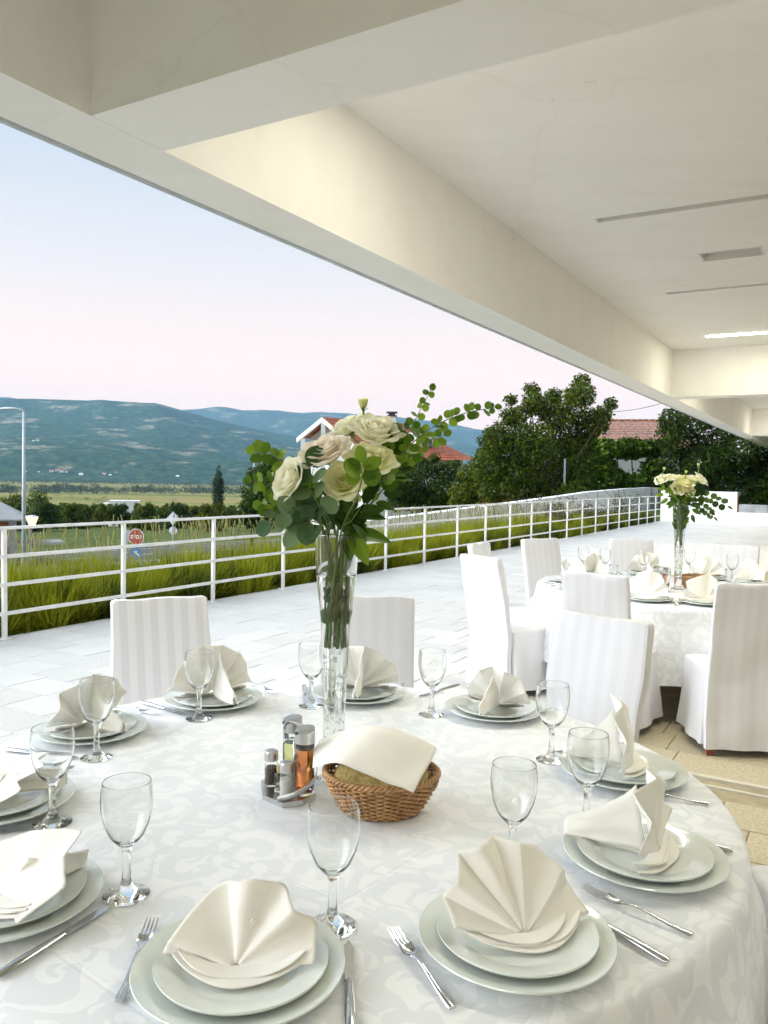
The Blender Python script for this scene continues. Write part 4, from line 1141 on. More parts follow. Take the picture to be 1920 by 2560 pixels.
def rose(pos, axis, dia, matname, label, stem=None, open_=1.0, seed=0, rings=RINGS, group='roses and buds in the near vase'):
    rr = random.Random(seed)
    Rm = Vector(axis).normalized().to_track_quat('Z', 'Y')
    root = empty('rose', pos)
    root.rotation_mode = 'QUATERNION'; root.rotation_quaternion = Rm
    s = dia / .112
    root.scale = (s, s, s)
    tag(root, label, 'flower', group)
    key = ('bud', matname, seed % 3)
    if key not in PET:
        mb = MB()
        for q, (n, Rk, h, Wd) in enumerate(((3, .008, .048, 2.0), (4, .0125, .050, 1.35), (4, .0185, .050, 1.15))):
            for k in range(n): mb.grid(12, 8, petal(Rk, h, Wd, .12*q, .8, seed*7 + q*10 + k), Matrix.Rotation(2*math.pi*(k + .37*q)/n, 4, 'Z'))
        PET[key] = mb.mesh('bud', M[matname])
    inst('bud', PET[key], root)
    for q, (n, Rk, h, Wd, cu) in enumerate(rings):
        for k in range(n):
            key = (matname, q, k % 3, round(open_, 1), len(rings))
            if key not in PET:
                PET[key] = MB().grid(12, 9, petal(Rk * (.75 + .25*open_), h, Wd, cu * open_, 1.0, q*31 + k)).mesh('petal', M[matname])
            inst('petal', PET[key], root, rot=(rr.uniform(-.06, .06), rr.uniform(-.08, .08), 2*math.pi*(k + .5*q + rr.uniform(-.1, .1))/n))
    if ('sep',) not in PET:
        mb = MB()
        for k in range(5): mb.grid(4, 8, lambda i, j: ((.004 + .022*math.sin(j*1.5)) , (i - .5) * .013 * (1 - j) ** .7, -.026 + .012*j*j), Matrix.Rotation(2*math.pi*k/5, 4, 'Z'))
        mb.lathe([(0, -.036), (.005, -.034), (.0085, -.027), (.006, -.020)], 12)
        PET[('sep',)] = mb.mesh('calyx', M['stem_green'])
    inst('calyx', PET[('sep',)], root)
    if stem:
        inv = (Matrix.Translation(Vector(pos)) @ Rm.to_matrix().to_4x4() @ Matrix.Scale(s, 4)).inverted()
        st = Vector(pos) + (Rm @ Vector((0, 0, -.034 * s))); dn = Rm @ Vector((0, 0, -.05))
        P = curve([st, st + dn * .8 + Vector((0, 0, -.012))] + [Vector(p) for p in stem], 22)
        MB().tube([inv @ p for p in P], .0031 / s, 8).build('stem', M['stem_green'], root)
    return root
def vp(px, py, dy=0.0):
    """point of the bouquet: right/up from the vase axis, dy towards the camera"""
    Y = VB.y - dy
    return Vector(((px - 960) / 2012.5 * Y + .0195 * (1193 - py) / 2012.5 * Y * 0 , Y, CAM_H - (py - 1193 - (px - 960) * .0195) / 2012.5 * Y))
def stempath(k, z0=1.39, zb=1.10):
    a = k * 2.4
    r1 = .030; r2 = .020
    return [VB + Vector((r1*math.cos(a), r1*math.sin(a), z0 - TZ + .01)), VB + Vector((-.5*r2*math.cos(a), -.5*r2*math.sin(a), 1.26 - TZ)), VB + Vector((-r2*math.cos(a), -r2*math.sin(a), zb - TZ))]
rose(vp(937, 1078, .03), (.12, -.50, .86), .118, 'petal_white', 'large cream rose at the top of the near bouquet', stempath(1), 1.0, 1)
rose(vp(866, 1066, -.02), (-.45, -.1, .9), .100, 'petal_white', 'pale rose behind the top rose, on its left', stempath(2), .8, 2)
rose(vp(812, 1130, .06), (-.30, -.50, .82), .122, 'petal_blush', 'wide blush-cream rose at left centre of the near bouquet', stempath(3), 1.0, 3)
rose(vp(925, 1152, .09), (.10, -.55, .83), .118, 'petal_cream', 'cream rose with pink heart in the bouquet centre', stempath(4), .9, 4)
rose(vp(858, 1203, .09), (-.10, -.85, .42), .100, 'petal_cream', 'yellowish rose low in the middle of the near bouquet', stempath(5), .9, 5)
rose(vp(722, 1198, .08), (-.70, -.60, .42), .108, 'petal_white', 'cream rose leaning out at the left of the near bouquet', stempath(6), .85, 6)
rose(vp(888, 1238, .07), (.05, -.55, -.75), .062, 'petal_green', 'small greenish bud hanging low in the near bouquet', None, .3, 7, rings=BUDR)
rose(vp(903, 1012, .0), (-.05, -.10, 1), .060, 'petal_green', 'small green-white bud standing above the near bouquet', [vp(906, 1045, 0), vp(905, 1120, -.03)] + stempath(8), .3, 8, rings=BUDR)
rose(vp(688, 1190, .0), (-.5, -.2, .8), .045, 'petal_green', 'tiny green bud at the left rim of the near bouquet', None, .3, 9, rings=BUDR)

# ---- eucalyptus and leaves
def leaf_round(n=9):
    def f(i, j):
        v = j; w = .5 * math.sin(math.pi * min(1, .06 + .94*v)) ** .55 * (.96 if v < .98 else .5)
        x = (i * 2 - 1) * w
        return (x, v, .12 * abs(x) + .08 * v * v - .05*v)
    return f
def leaf_oval():
    def f(i, j):
        v = j; w = .24 * math.sin(math.pi * v ** .8) ** .8
        x = (i * 2 - 1) * w
        return (x, v, .25 * abs(x) - .12 * v * v)
    return f
LEAF = {}
for mn in ('leaf_bright', 'leaf_blue', 'leaf_dark'):
    LEAF[('round', mn)] = MB().grid(6, 8, leaf_round()).mesh('leaf', M[mn])
    LEAF[('oval', mn)] = MB().grid(6, 10, leaf_oval()).mesh('leaf', M[mn])
def place_leaf(root, kind, mn, base, dirv, nrm, size):
    d = Vector(dirv).normalized(); n = Vector(nrm); n = (n - d * n.dot(d)).normalized(); x = d.cross(n)
    Mx = Matrix(((x.x*size, d.x*size, n.x*size, base.x), (x.y*size, d.y*size, n.y*size, base.y), (x.z*size, d.z*size, n.z*size, base.z), (0, 0, 0, 1)))
    return inst('leaf', LEAF[(kind, mn)], root, M=Mx)
def sprig(path, label, n, s0, s1, mn, seed, kind='round', t0=.3, group='eucalyptus sprigs in the near vase', stem='stem_twig', spread=62, cat='foliage'):
    rr = random.Random(seed)
    P = curve(path, 40); o = P[0].copy()
    root = empty('eucalyptus_sprig' if kind == 'round' else 'foliage_spray', o)
    tag(root, label, cat, group)
    MB().tube([p - o for p in P], [lerp(.0026, .0009, i/40) for i in range(41)], 7).build('stem', M[stem], root)
    for k in range(n):
        t = lerp(t0, 1.0, k / max(1, n - 1)); i = min(39, int(t * 40)); p = P[i]; tg = (P[i+1] - P[i]).normalized()
        side = tg.cross(Vector((0, -1, 0)))
        if side.length < .1: side = Vector((1, 0, 0))
        side.normalize(); up = side.cross(tg)
        a = rr.uniform(-.9, .9)
        for sg in ((1, -1) if k < n - 1 else (1,)):
            dv = tg * math.cos(R(spread + rr.uniform(-18, 18))) + (side * math.cos(a) + up * math.sin(a)) * sg * math.sin(R(spread))
            if k == n - 1: dv = tg
            nrm = Vector((rr.uniform(-.8, .8), -1 + rr.uniform(-.2, .5), rr.uniform(-.3, 1.1)))
            sz = lerp(s0, s1, t) * rr.uniform(.8, 1.15)
            pet_ = p + dv.normalized() * sz * .12
            place_leaf(root, kind, mn, pet_ - o, dv, nrm, sz)
    return root
RIM = VB + Vector((0, 0, .64))
DN = VB + Vector((.006, .004, .47))
def dn(k): return VB + Vector((.022*math.cos(k*1.9), .022*math.sin(k*1.9), .42))
sprig([dn(0), RIM + Vector((.03, 0, 0)), vp(960, 1180, .0), vp(1020, 1075, .01), vp(1075, 968, .0)], 'eucalyptus sprig rising to the upper right of the near bouquet', 15, .036, .017, 'leaf_bright', 1, t0=.42)
sprig([dn(1), RIM + Vector((.034, -.01, 0)), vp(975, 1170, .03), vp(1060, 1080, .05), vp(1150, 1036, .04), vp(1240, 1018, .02)], 'longest eucalyptus sprig reaching far right over the roof', 17, .034, .020, 'leaf_bright', 2, t0=.45)
sprig([dn(2), RIM + Vector((.030, .01, 0)), vp(985, 1190, -.02), vp(1045, 1120, -.03), vp(1110, 1085, -.03)], 'short eucalyptus sprig at the right, below the longest one', 11, .036, .022, 'leaf_bright', 3, t0=.45)
sprig([dn(3), RIM + Vector((-.03, -.01, 0)), vp(770, 1240, .03), vp(700, 1152, .0), vp(632, 1128, .0)], 'eucalyptus sprig arching to the upper left of the near bouquet', 10, .050, .030, 'leaf_bright', 4, t0=.45)
sprig([dn(4), RIM + Vector((-.034, -.01, 0)), vp(765, 1260, .02), vp(690, 1215, .02), vp(625, 1202, .02)], 'eucalyptus sprig reaching farthest left of the near bouquet', 9, .046, .028, 'leaf_bright', 5, t0=.5)
sprig([dn(5), RIM + Vector((-.02, -.03, 0)), vp(800, 1270, .09), vp(775, 1220, .11), vp(782, 1170, .10)], 'blue-grey eucalyptus with large leaves at the front left', 4, .055, .05, 'leaf_blue', 6, t0=.5)
sprig([dn(6), RIM + Vector((-.03, -.025, 0)), vp(775, 1285, .08), vp(725, 1275, .09), vp(675, 1310, .08)], 'blue-grey eucalyptus drooping at the lower left of the bouquet', 6, .056, .040, 'leaf_blue', 7, t0=.5)
sprig([dn(7), RIM + Vector((-.02, -.04, 0)), vp(800, 1310, .09), vp(770, 1305, .10), vp(745, 1330, .10)], 'blue-grey eucalyptus hanging over the left vase rim', 5, .060, .045, 'leaf_blue', 8, t0=.55)
sprig([dn(14), RIM + Vector((-.03, -.02, 0)), vp(770, 1290, .05), vp(700, 1262, .06), vp(655, 1262, .05)], 'bright green eucalyptus sprig low at the left', 7, .046, .030, 'leaf_bright', 32, t0=.55)
sprig([dn(8), RIM + Vector((.01, -.04, 0)), vp(890, 1245, .15), vp(903, 1195, .17), vp(900, 1160, .17)], 'green eucalyptus with two round leaves at the bouquet front', 4, .046, .046, 'leaf_bright', 9, t0=.7)
sprig([dn(9), RIM + Vector((.03, -.01, 0)), vp(950, 1215, .03), vp(975, 1140, .03), vp(985, 1085, .02)], 'green eucalyptus standing at the right of the roses', 9, .044, .034, 'leaf_bright', 10, t0=.5)
sprig([dn(10), RIM + Vector((.035, 0, 0)), vp(945, 1240, .0), vp(985, 1180, -.02), vp(1000, 1125, -.03)], 'dark leafy stem right of the roses in the near bouquet', 8, .060, .045, 'leaf_dark', 11, kind='oval', t0=.45, group='leafy stems in the near vase', stem='stem_green')
sprig([dn(11), RIM + Vector((0, .03, 0)), vp(850, 1270, -.04), vp(840, 1200, -.05)], 'dark leafy stem deep in the middle of the near bouquet', 7, .070, .060, 'leaf_dark', 12, kind='oval', t0=.35, group='leafy stems in the near vase', stem='stem_green')
sprig([dn(12), RIM + Vector((.01, -.03, 0)), vp(880, 1300, .06), vp(905, 1262, .07)], 'dark leafy stem low at the front of the near bouquet', 6, .070, .060, 'leaf_dark', 13, kind='oval', t0=.4, group='leafy stems in the near vase', stem='stem_green')
bl = empty('foliage_spray', RIM + Vector((.03, -.03, .0)))
tag(bl, 'broad pointed green leaves hanging over the right vase rim', 'foliage', 'leafy stems in the near vase')
MB().tube(curve([DN - bl.location, (-.01, .01, -.06), (0, 0, .02)], 12), .003, 8).build('stem', M['stem_green'], bl)
for dv, n_, s_, mn in (((1, -.25, -.12), (.1, -.6, 1), .115, 'leaf_bright'), ((.55, -.35, -.75), (.4, -.9, .3), .10, 'leaf_bright'), ((.1, -.4, -.9), (0, -1, .1), .075, 'leaf_dark'), ((-.3, -.3, .6), (0, -1, .4), .085, 'leaf_dark'), ((.4, .1, .6), (.2, -1, .3), .09, 'leaf_dark')):
    place_leaf(bl, 'oval', mn, Vector((0, 0, .01)), dv, n_, s_)
# submerged leaves on stems inside the vase
for k in range(5):
    a = k * 1.3
    st = empty('foliage_spray', VB + Vector((.015*math.cos(a), .015*math.sin(a), .45)))
    tag(st, ['green stem with leaves under water at the right inside the near vase', 'green stem with leaves under water at the back inside the near vase', 'green stem with leaves under water at the left inside the near vase', 'green stem with leaves under water, left front inside the near vase', 'green stem with leaves under water, front centre inside the near vase'][k], 'foliage', 'stems inside the near vase')
    MB().tube(curve([(0, 0, -.10), (.004, 0, .05), (.016*math.cos(a), .016*math.sin(a), .17)], 10), .0026, 7).build('stem', M['stem_green'], st)
    for q in range(3):
        place_leaf(st, 'oval', 'leaf_dark' if q % 2 else 'leaf_bright', Vector((0, 0, -.04 + q*.055)), (math.cos(a + q*2.1), math.sin(a + q*2.1), 1.6), (0, -1, .3), .05)

# ---- flowers on the farther table
V2 = Vector((2.196, 5.963, TZ))
vase(V2, 'tall clear trumpet vase of water on the farther table')
def v2(px, py, dy=0.0):
    Y = V2.y - dy
    return Vector(((px - 960) / 2012.5 * Y, Y, CAM_H - (py - 1193 - (px - 960) * .0195) / 2012.5 * Y))
G2 = 'roses and buds in the farther vase'
def st2(k): return [V2 + Vector((.03*math.cos(k*2), .03*math.sin(k*2), .64)), V2 + Vector((-.02*math.cos(k*2), -.02*math.sin(k*2), .33))]
for (px, py, dia, ax, mn, lab, sd) in ((1651, 1199, .10, (-.5, -.4, .7), 'petal_white', 'leftmost white rose in the farther bouquet', 1), (1674, 1194, .10, (-.1, -.3, 1), 'petal_white', 'white rose second from left in the farther bouquet', 2),
        (1710, 1203, .14, (.1, -.5, .8), 'petal_cream', 'large cream rose in the middle of the farther bouquet', 3), (1695, 1220, .11, (-.2, -.8, .5), 'petal_cream', 'cream rose low in the farther bouquet', 4),
        (1730, 1196, .10, (.2, -.2, 1), 'petal_white', 'white rose behind the large rose, farther bouquet', 5), (1749, 1198, .12, (.6, -.3, .7), 'petal_white', 'rightmost white rose in the farther bouquet', 6), (1718, 1225, .11, (.3, -.8, .4), 'petal_cream', 'pale rose low at the right of the farther bouquet', 7)):
    rose(v2(px, py), ax, dia, mn, lab, st2(sd), .9, sd, group=G2)
for (px, py, lab, sd) in ((1657, 1172, 'upright green bud at the left of the farther bouquet', 1), (1712, 1180, 'small green bud in the middle of the farther bouquet', 2), (1742, 1162, 'tallest green bud at the right of the farther bouquet', 3)):
    rose(v2(px, py), (.1, 0, 1), .05, 'petal_green', lab, st2(sd + 4), .3, sd, rings=BUDR, group=G2)
GS2 = 'foliage in the farther vase'
r2 = V2 + Vector((0, 0, .64))
for path, lab, n, s0, s1, mn, sd, kd in (
        ([r2 + Vector((0, 0, -.2)), r2, v2(1735, 1240), v2(1775, 1245), v2(1822, 1268)], 'upper eucalyptus sprig trailing right from the farther bouquet', 9, .060, .045, 'leaf_dark', 21, 'round'),
        ([r2 + Vector((0, 0, -.2)), r2, v2(1735, 1255), v2(1765, 1275), v2(1786, 1294)], 'lower eucalyptus sprig trailing right from the farther bouquet', 9, .055, .038, 'leaf_dark', 22, 'round'),
        ([r2 + Vector((0, 0, -.2)), r2, v2(1665, 1240), v2(1650, 1215)], 'green leaves at the left of the farther bouquet', 6, .085, .07, 'leaf_bright', 23, 'oval'),
        ([r2 + Vector((0, 0, -.2)), r2, v2(1700, 1250), v2(1705, 1230)], 'green leaves in the middle of the farther bouquet', 7, .09, .08, 'leaf_dark', 24, 'oval'),
        ([r2 + Vector((0, 0, -.25)), r2, v2(1722, 1262, .03), v2(1730, 1285, .05)], 'leaf hanging over the rim of the farther vase', 5, .09, .08, 'leaf_dark', 25, 'oval'),
        ([r2 + Vector((0, 0, -.28)), r2 + Vector((0, 0, -.16)), r2], 'wet leaves and stems inside the farther vase', 9, .07, .07, 'leaf_bright', 26, 'oval')):
    sprig(path, lab, n, s0, s1, mn, sd, kind=kd, t0=.35, group=GS2, stem='stem_green', spread=40 if sd == 26 else 62)

# ------------------------------------------------------------------ bread basket
simple('wicker', (0.42, 0.235, 0.10), rough=0.45, var=0.35, vscale=35, bump=0.2, bscale=200)
def bread_mat():
    m, t, b = bsdf_mat('crumb')
    co = N(t, 'ShaderNodeTexCoord').outputs['Object']
    vo = N(t, 'ShaderNodeTexNoise', i_Scale=120.0, i_Detail=2.0, i_Roughness=0.5, i_Distortion=0.6); t.links.new(co, vo.inputs['Vector'])
    nz = N(t, 'ShaderNodeTexNoise', i_Scale=38.0, i_Detail=5.0, i_Roughness=0.65); t.links.new(co, nz.inputs['Vector'])
    ml = N(t, 'ShaderNodeMix'); ml.inputs[0].default_value = 0.45; t.links.new(vo.outputs['Fac'], ml.inputs[2]); t.links.new(nz.outputs['Fac'], ml.inputs[3])
    c = ramp(t, ml.outputs[0], [(0.36, (0.27, 0.18, 0.055)), (0.43, (0.50, 0.38, 0.15)), (0.55, (0.64, 0.52, 0.24)), (0.7, (0.70, 0.60, 0.32))])
    t.links.new(c, b.inputs['Base Color']); b.inputs['Roughness'].default_value = 0.9
    bp = N(t, 'ShaderNodeBump', i_Strength=0.9, i_Distance=0.004); t.links.new(ml.outputs[0], bp.inputs['Height']); t.links.new(bp.outputs[0], b.inputs['Normal'])
    MATS['crumb'] = m
bread_mat()
simple('crust', (0.33, 0.16, 0.045), rough=0.7, var=0.4, vscale=25, bump=0.5, bscale=90)
def basket(loc, label, rz=0.0, strands=15, stakes=44):
    bk = empty('bread_basket', loc, rz)
    tag(bk, label, 'basket', 'wicker bread baskets')
    def ell(t, h):     # half axes at height h in 0..1
        k = h ** .75
        return lerp(.088, .134, k), lerp(.074, .113, k)
    HZ = .092
    for s in range(strands):
        h = (s + .5) / strands
        ax, ay = ell(0, h); pts = []
        nn = stakes * 4
        for k in range(nn):
            a = 2 * math.pi * k / nn
            off = .0046 * math.cos(math.pi * (k / 4 + s))
            pts.append(((ax + off) * math.cos(a), (ay + off) * math.sin(a), .005 + h * (HZ - .012) + .0006 * math.sin(k)))
        MB().tube(pts, .0031, 6, closed=True).build('weave_strand', M['wicker'], bk)
    mb = MB()
    for k in range(stakes):
        a = 2 * math.pi * (k + .5) / stakes
        mb.tube([(ell(0, h)[0] * math.cos(a), ell(0, h)[1] * math.sin(a), .003 + h * (HZ - .008)) for h in (0, .3, .6, 1)], .0030, 6)
    o = mb.build('stake', M['wicker'], bk); o['kind'] = 'stuff'
    for q in range(3):     # braided rim
        ax, ay = ell(0, 1.0); pts = []
        for k in range(180):
            a = 2 * math.pi * k / 180; ph = a * 22 + q * 2.094
            pts.append(((ax + .0048*math.cos(ph)) * math.cos(a), (ay + .0048*math.cos(ph)) * math.sin(a), HZ + .0048*math.sin(ph)))
        MB().tube(pts, .0036, 6, closed=True).build('rim_braid', M['wicker'], bk)
    MB().lathe([(0, .002), (1, .002), (1, .006), (0, .006)], 40, sx=.088, sy=.074).build('base', M['wicker'], bk, sharp=40)
    return bk
BK = Vector((.006, 1.885, TZ))
basket(BK, 'brown woven bread basket beside the near cruet stand')
def bread(loc, rot, dims, label, seed):
    b = empty('bread_slice', loc); b.rotation_euler = rot
    tag(b, label, 'bread', 'bread slices in the near basket')
    L, Wd, T = dims; rr = random.Random(seed)
    poly = []
    for k in range(28):
        a = 2 * math.pi * k / 28
        q = 1 + .05 * math.sin(3*a + seed) + .03 * rr.uniform(-1, 1)
        poly.append((L * math.copysign(abs(math.cos(a)) ** .8, math.cos(a)) * q, Wd * math.copysign(abs(math.sin(a)) ** .75, math.sin(a)) * q))
    MB().prism([(x*.965, y*.955) for x, y in poly], -T/2, T/2).build('crumb', M['crumb'], b, smooth=False)
    n = len(poly); mb = MB()
    rings = [[(x*.96, y*.95, T/2 - .001) for x, y in poly], [(x*.995, y*.99, T/2 - .0015) for x, y in poly], [(x*1.01, y*1.015, 0) for x, y in poly], [(x*.995, y*.99, -T/2 + .0015) for x, y in poly], [(x*.96, y*.95, -T/2 + .001) for x, y in poly]]
    loft(mb, rings, cap_top=False)
    mb.build('crust', M['crust'], b)
bread(BK + Vector((-.026, -.050, .086)), (R(42), R(12), R(-10)), (.088, .044, .024), 'bread slice showing its crumb at the front of the basket', 1)
bread(BK + Vector((.02, -.005, .088)), (R(30), R(4), R(-6)), (.088, .045, .024), 'bread slice in the middle under the cloth', 2)
bread(BK + Vector((.075, .01, .075)), (R(20), R(18), R(30)), (.060, .042, .024), 'bread slice at the right end of the basket', 3)
bread(BK + Vector((-.01, .05, .085)), (R(18), R(-4), R(6)), (.085, .045, .03), 'bread slice at the back of the basket', 4)
NET = [[(-.150, 1.985, .880), (-.09, 1.995, .903), (-.02, 2.0, .916), (.06, 1.985, .905), (.130, 1.935, .888)],
       [(-.158, 1.925, .868), (-.10, 1.90, .908), (-.025, 1.895, .931), (.06, 1.89, .916), (.133, 1.885, .892)],
       [(-.156, 1.868, .853), (-.098, 1.802, .890), (-.032, 1.783, .874), (.025, 1.773, .856), (.078, 1.766, .838)]]
def netsurf(i, j):
    rows = []
    for row in NET:
        c = curve(row, 40); rows.append(c[min(40, int(i*40 + .5))])
    c = curve(rows, 20)
    p = c[min(20, int(j*20 + .5))]
    p = p + Vector((0, 0, .004 * noise.noise(Vector((i*5, j*4, 2))) + .003 * math.sin(i*9 + j*5) * (1 - abs(2*j-1))))
    return (p.x, p.y, p.z)
bn = MB().grid(40, 20, netsurf).build('basket_napkin', M['napkin_linen'])
s_ = bn.modifiers.new('thick', 'SOLIDIFY'); s_.thickness = .002; s_.offset = 0
tag(bn, 'cream linen napkin laid over the bread in the near basket', 'napkin')

# ------------------------------------------------------------------ cruet stand
glass_mat('oil', (0.90, 0.92, 0.62), 1.46)
glass_mat('vinegar', (0.84, 0.50, 0.30), 1.36)
simple('pepper', (0.16, 0.12, 0.09), rough=0.9, var=0.6, vscale=300)
simple('salt', (0.80, 0.79, 0.77), rough=0.9, var=0.05, vscale=300)
simple('toothpick_wood', (0.62, 0.45, 0.22), rough=0.7, var=0.15)
def cruets(C, near=True):
    wh = 'near' if near else 'farther'
    cs = empty('cruet_stand', C)
    tag(cs, f'small steel cruet stand with arched handle on the {wh} table', 'cruet stand', 'steel cruet stands')
    poly = [(-.090, .062), (-.072, -.030), (-.018, -.078), (.030, -.060), (.056, -.012), (.048, .050), (.012, .098), (-.040, .108)]
    MB().prism(poly, .010, .0125).build('tray', M['brushed_steel'], cs, smooth=False)
    mb = MB(); n = len(poly)
    for k in range(n):
        a, b = poly[k], poly[(k+1) % n]
        mb.add([(a[0], a[1], .0), (b[0], b[1], .0), (b[0]*.985, b[1]*.985, .0125), (a[0]*.985, a[1]*.985, .0125)], [(0, 1, 2, 3)])
    mb.build('tray_edge', M['brushed_steel'], cs, smooth=False)
    def strap(pts, w, name):
        P = curve(pts, 36); mb = MB()
        for k in range(36):
            a, b = P[k], P[k+1]
            up = Vector((0, 0, 1)) if name == 'guard' else Vector((0.85, .5, 0)).normalized()
            mb.add([a - up*w/2, b - up*w/2, b + up*w/2, a + up*w/2], [(0, 1, 2, 3)])
        o = mb.build(name, M['steel'], cs)
        s = o.modifiers.new('thick', 'SOLIDIFY'); s.thickness = .0016
    strap([(-.030, -.070, .016), (.012, -.070, .030), (.050, -.036, .048), (.058, .005, .066), (.045, .052, .075)], .015, 'guard')
    strap([(-.026, .052, .125), (-.028, .050, .155), (-.018, .030, .176), (.004, .010, .180), (.022, -.002, .168), (.028, -.004, .140)], .013, 'handle')
    MB().tube([(-.002, .024, .012), (-.002, .024, .135)], .003, 8).build('upright', M['steel'], cs)
    strap([(-.026, .052, .125), (-.002, .024, .132), (.028, -.004, .140)], .010, 'handle_bridge')
    def bottle(x, y, liquid, fill, lab):
        b = empty('cruet_bottle', C + Vector((x, y, .0127)))
        tag(b, lab, 'bottle', 'cruet bottles')
        pr = [(0, 0), (.021, 0), (.0235, .002), (.0240, .006), (.0240, .095), (.0225, .1005), (.0225, .104), (.0235, .108), (.0235, .134), (.0228, .136), (.0216, .134), (.0216, .108), (.0208, .104), (.0208, .1005), (.0222, .095), (.0222, .008), (.018, .0055), (0, .0055)]
        MB().lathe(pr, 40).build('glass_body', M['clear_glass'], b)
        ri = lambda z: interp([(0, .0223), (.095, .0223), (.1005, .0209), (.104, .0209), (.108, .0217), (.134, .0217)], z)
        zs = [.0056] + [z for z in (.02, .095, .1005, .104, .108) if z < fill - .003] + [fill]
        MB().lathe([(0, .0052)] + [(.0181 if k == 0 else ri(z), z) for k, z in enumerate(zs)] + [(0, fill)], 36).build('liquid', M[liquid], b, sharp=50)
        cp = MB()
        def cap(i, j):
            a = 2*math.pi*i; zt = .158 + .006 * math.cos(a - 1.0)
            return (.0246*math.cos(a), .0246*math.sin(a), lerp(.127, zt, j))
        cp.grid(36, 6, cap, wrap=True)
        cp.grid(36, 4, lambda i, j: (.0246*(1-j)*math.cos(2*math.pi*i), .0246*(1-j)*math.sin(2*math.pi*i), .158 + .006*math.cos(2*math.pi*i - 1.0)*(1-j) + .0015*math.sin(j*1.5)), wrap=True)
        cp.build('cap', M['brushed_steel'], b, sharp=40)
        MB().tube([(-.016, -.012, .150), (-.022, -.016, .154)], .004, 8).build('spout', M['dark_metal'], b)
    bottle(.028, -.018, 'vinegar', .112, f'cruet bottle of amber vinegar on the {wh} table')
    bottle(-.012, .066, 'oil', .100, f'cruet bottle of pale oil behind the vinegar, {wh} table')
    def shaker(x, y, stuff, lab, h=.072):
        s = empty('shaker', C + Vector((x, y, .0127)))
        tag(s, lab, 'shaker', 'salt and pepper shakers')
        pr = [(0, 0), (.0155, 0), (.0170, .003), (.0165, .018), (.0155, .024), (.0165, .031), (.0165, .052), (.0150, .056), (.0155, .062), (.0155, .070), (.0143, .070), (.0143, .062), (.0138, .056), (.0152, .051), (.0152, .031), (.0143, .024), (.0150, .006), (0, .004)]
        MB().lathe(pr, 32).build('glass_body', M['clear_glass'], s)
        MB().lathe([(0, .0038), (.0152, .0062), (.0145, .024), (.0154, .031), (.0154, .046), (0, .048)], 28).build('contents', M[stuff], s, sharp=60)
        MB().lathe([(.0172, .064), (.0174, .066), (.0174, .084), (.0160, .0875), (.008, .0890), (0, .0892)], 32).build('cap', M['brushed_steel'], s, sharp=50)
        for k in range(5):
            a = k * 1.257
            MB().lathe([(0, .0900), (.0011, .0900), (.0011, .088)], 6, Matrix.Translation((.006*math.cos(a), .006*math.sin(a), 0))).build('hole', M['dark_metal'], s, smooth=False)
    shaker(-.012, -.046, 'salt', f'salt shaker at the front of the cruet stand, {wh} table')
    shaker(-.060, .032, 'pepper', f'pepper shaker at the left of the cruet stand, {wh} table')
    th = empty('toothpick_holder', C + Vector((-.034, -.006, .0127)))
    tag(th, f'clear glass toothpick holder between the shakers, {wh} table', 'holder', 'toothpick holders')
    MB().lathe([(0, 0), (.0125, 0), (.013, .002), (.013, .048), (.0125, .0485), (.012, .048), (.0118, .004), (0, .003)], 28).build('cup', M['clear_glass'], th)
    for k in range(14):
        a, q = rnd(0, 6.28), rnd(.002, .008)
        MB().tube([(q*math.cos(a), q*math.sin(a), .004), (q*1.2*math.cos(a+.3), q*1.2*math.sin(a+.3), .062)], .0008, 5).build('toothpick', M['toothpick_wood'], th)
cruets(Vector((-.210, 1.956, TZ + .001)))
basket(Vector((2.36, 6.03, TZ)), 'small brown woven bread basket beside the farther vase', .4, 11, 30)
cruets(Vector((2.02, 5.82, TZ + .001)), False)
# ------------------------------------------------------------------ grass hedge along the railing
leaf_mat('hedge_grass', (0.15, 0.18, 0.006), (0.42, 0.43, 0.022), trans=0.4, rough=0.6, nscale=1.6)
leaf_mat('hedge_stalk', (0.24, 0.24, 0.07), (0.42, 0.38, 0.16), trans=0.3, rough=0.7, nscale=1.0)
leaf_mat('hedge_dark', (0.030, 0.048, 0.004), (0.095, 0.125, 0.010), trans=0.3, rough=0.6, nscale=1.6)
def blades(n, ufn, v0, v1, z0fn, hfn, wid, lean, seed):
    g = np.random.default_rng(seed)
    u = ufn(g, n); v = g.uniform(v0, v1, n)
    h = hfn(g, u, v); z0 = z0fn(u, v)
    th = g.uniform(0, 2*np.pi, n); ln = g.normal(0, lean, n) + lean * .6
    dx, dy = np.cos(th) * ln * h, np.sin(th) * ln * h
    wx, wy = -np.sin(th + 1.2) * wid, np.cos(th + 1.2) * wid
    bx = u*UD.x + v*VD.x; by = u*UD.y + v*VD.y
    V = np.zeros((n, 6, 3))
    for k, (t, wsc) in enumerate(((0, 1.0), (.55, .85), (1, .12))):
        cx = bx + dx * t**1.7; cyy = by + dy * t**1.7; cz = z0 + h * (t - .12*t*t)
        V[:, 2*k] = np.stack([cx - wx*wsc, cyy - wy*wsc, cz], 1); V[:, 2*k+1] = np.stack([cx + wx*wsc, cyy + wy*wsc, cz], 1)
    b = np.arange(n)[:, None] * 6
    F = np.concatenate([b + np.array([[0, 1, 3, 2]]), b + np.array([[2, 3, 5, 4]])], 0)
    return V.reshape(-1, 3), F
def udist(lo, hi, p):
    def f(g, n): return lo + (hi - lo) * g.random(n) ** p
    return f
def mound(u, v):
    """clumpy height of the shrubs"""
    return np.array([noise.noise(Vector((a * .9, b * 1.3, 4.2))) for a, b in zip(u, v)])
HG = empty('grass_hedge', W(4.5, -7.4), 0)
tag(HG, 'dense green grassy lavender hedge growing behind the railing', 'hedge')
HG['kind'] = 'stuff'
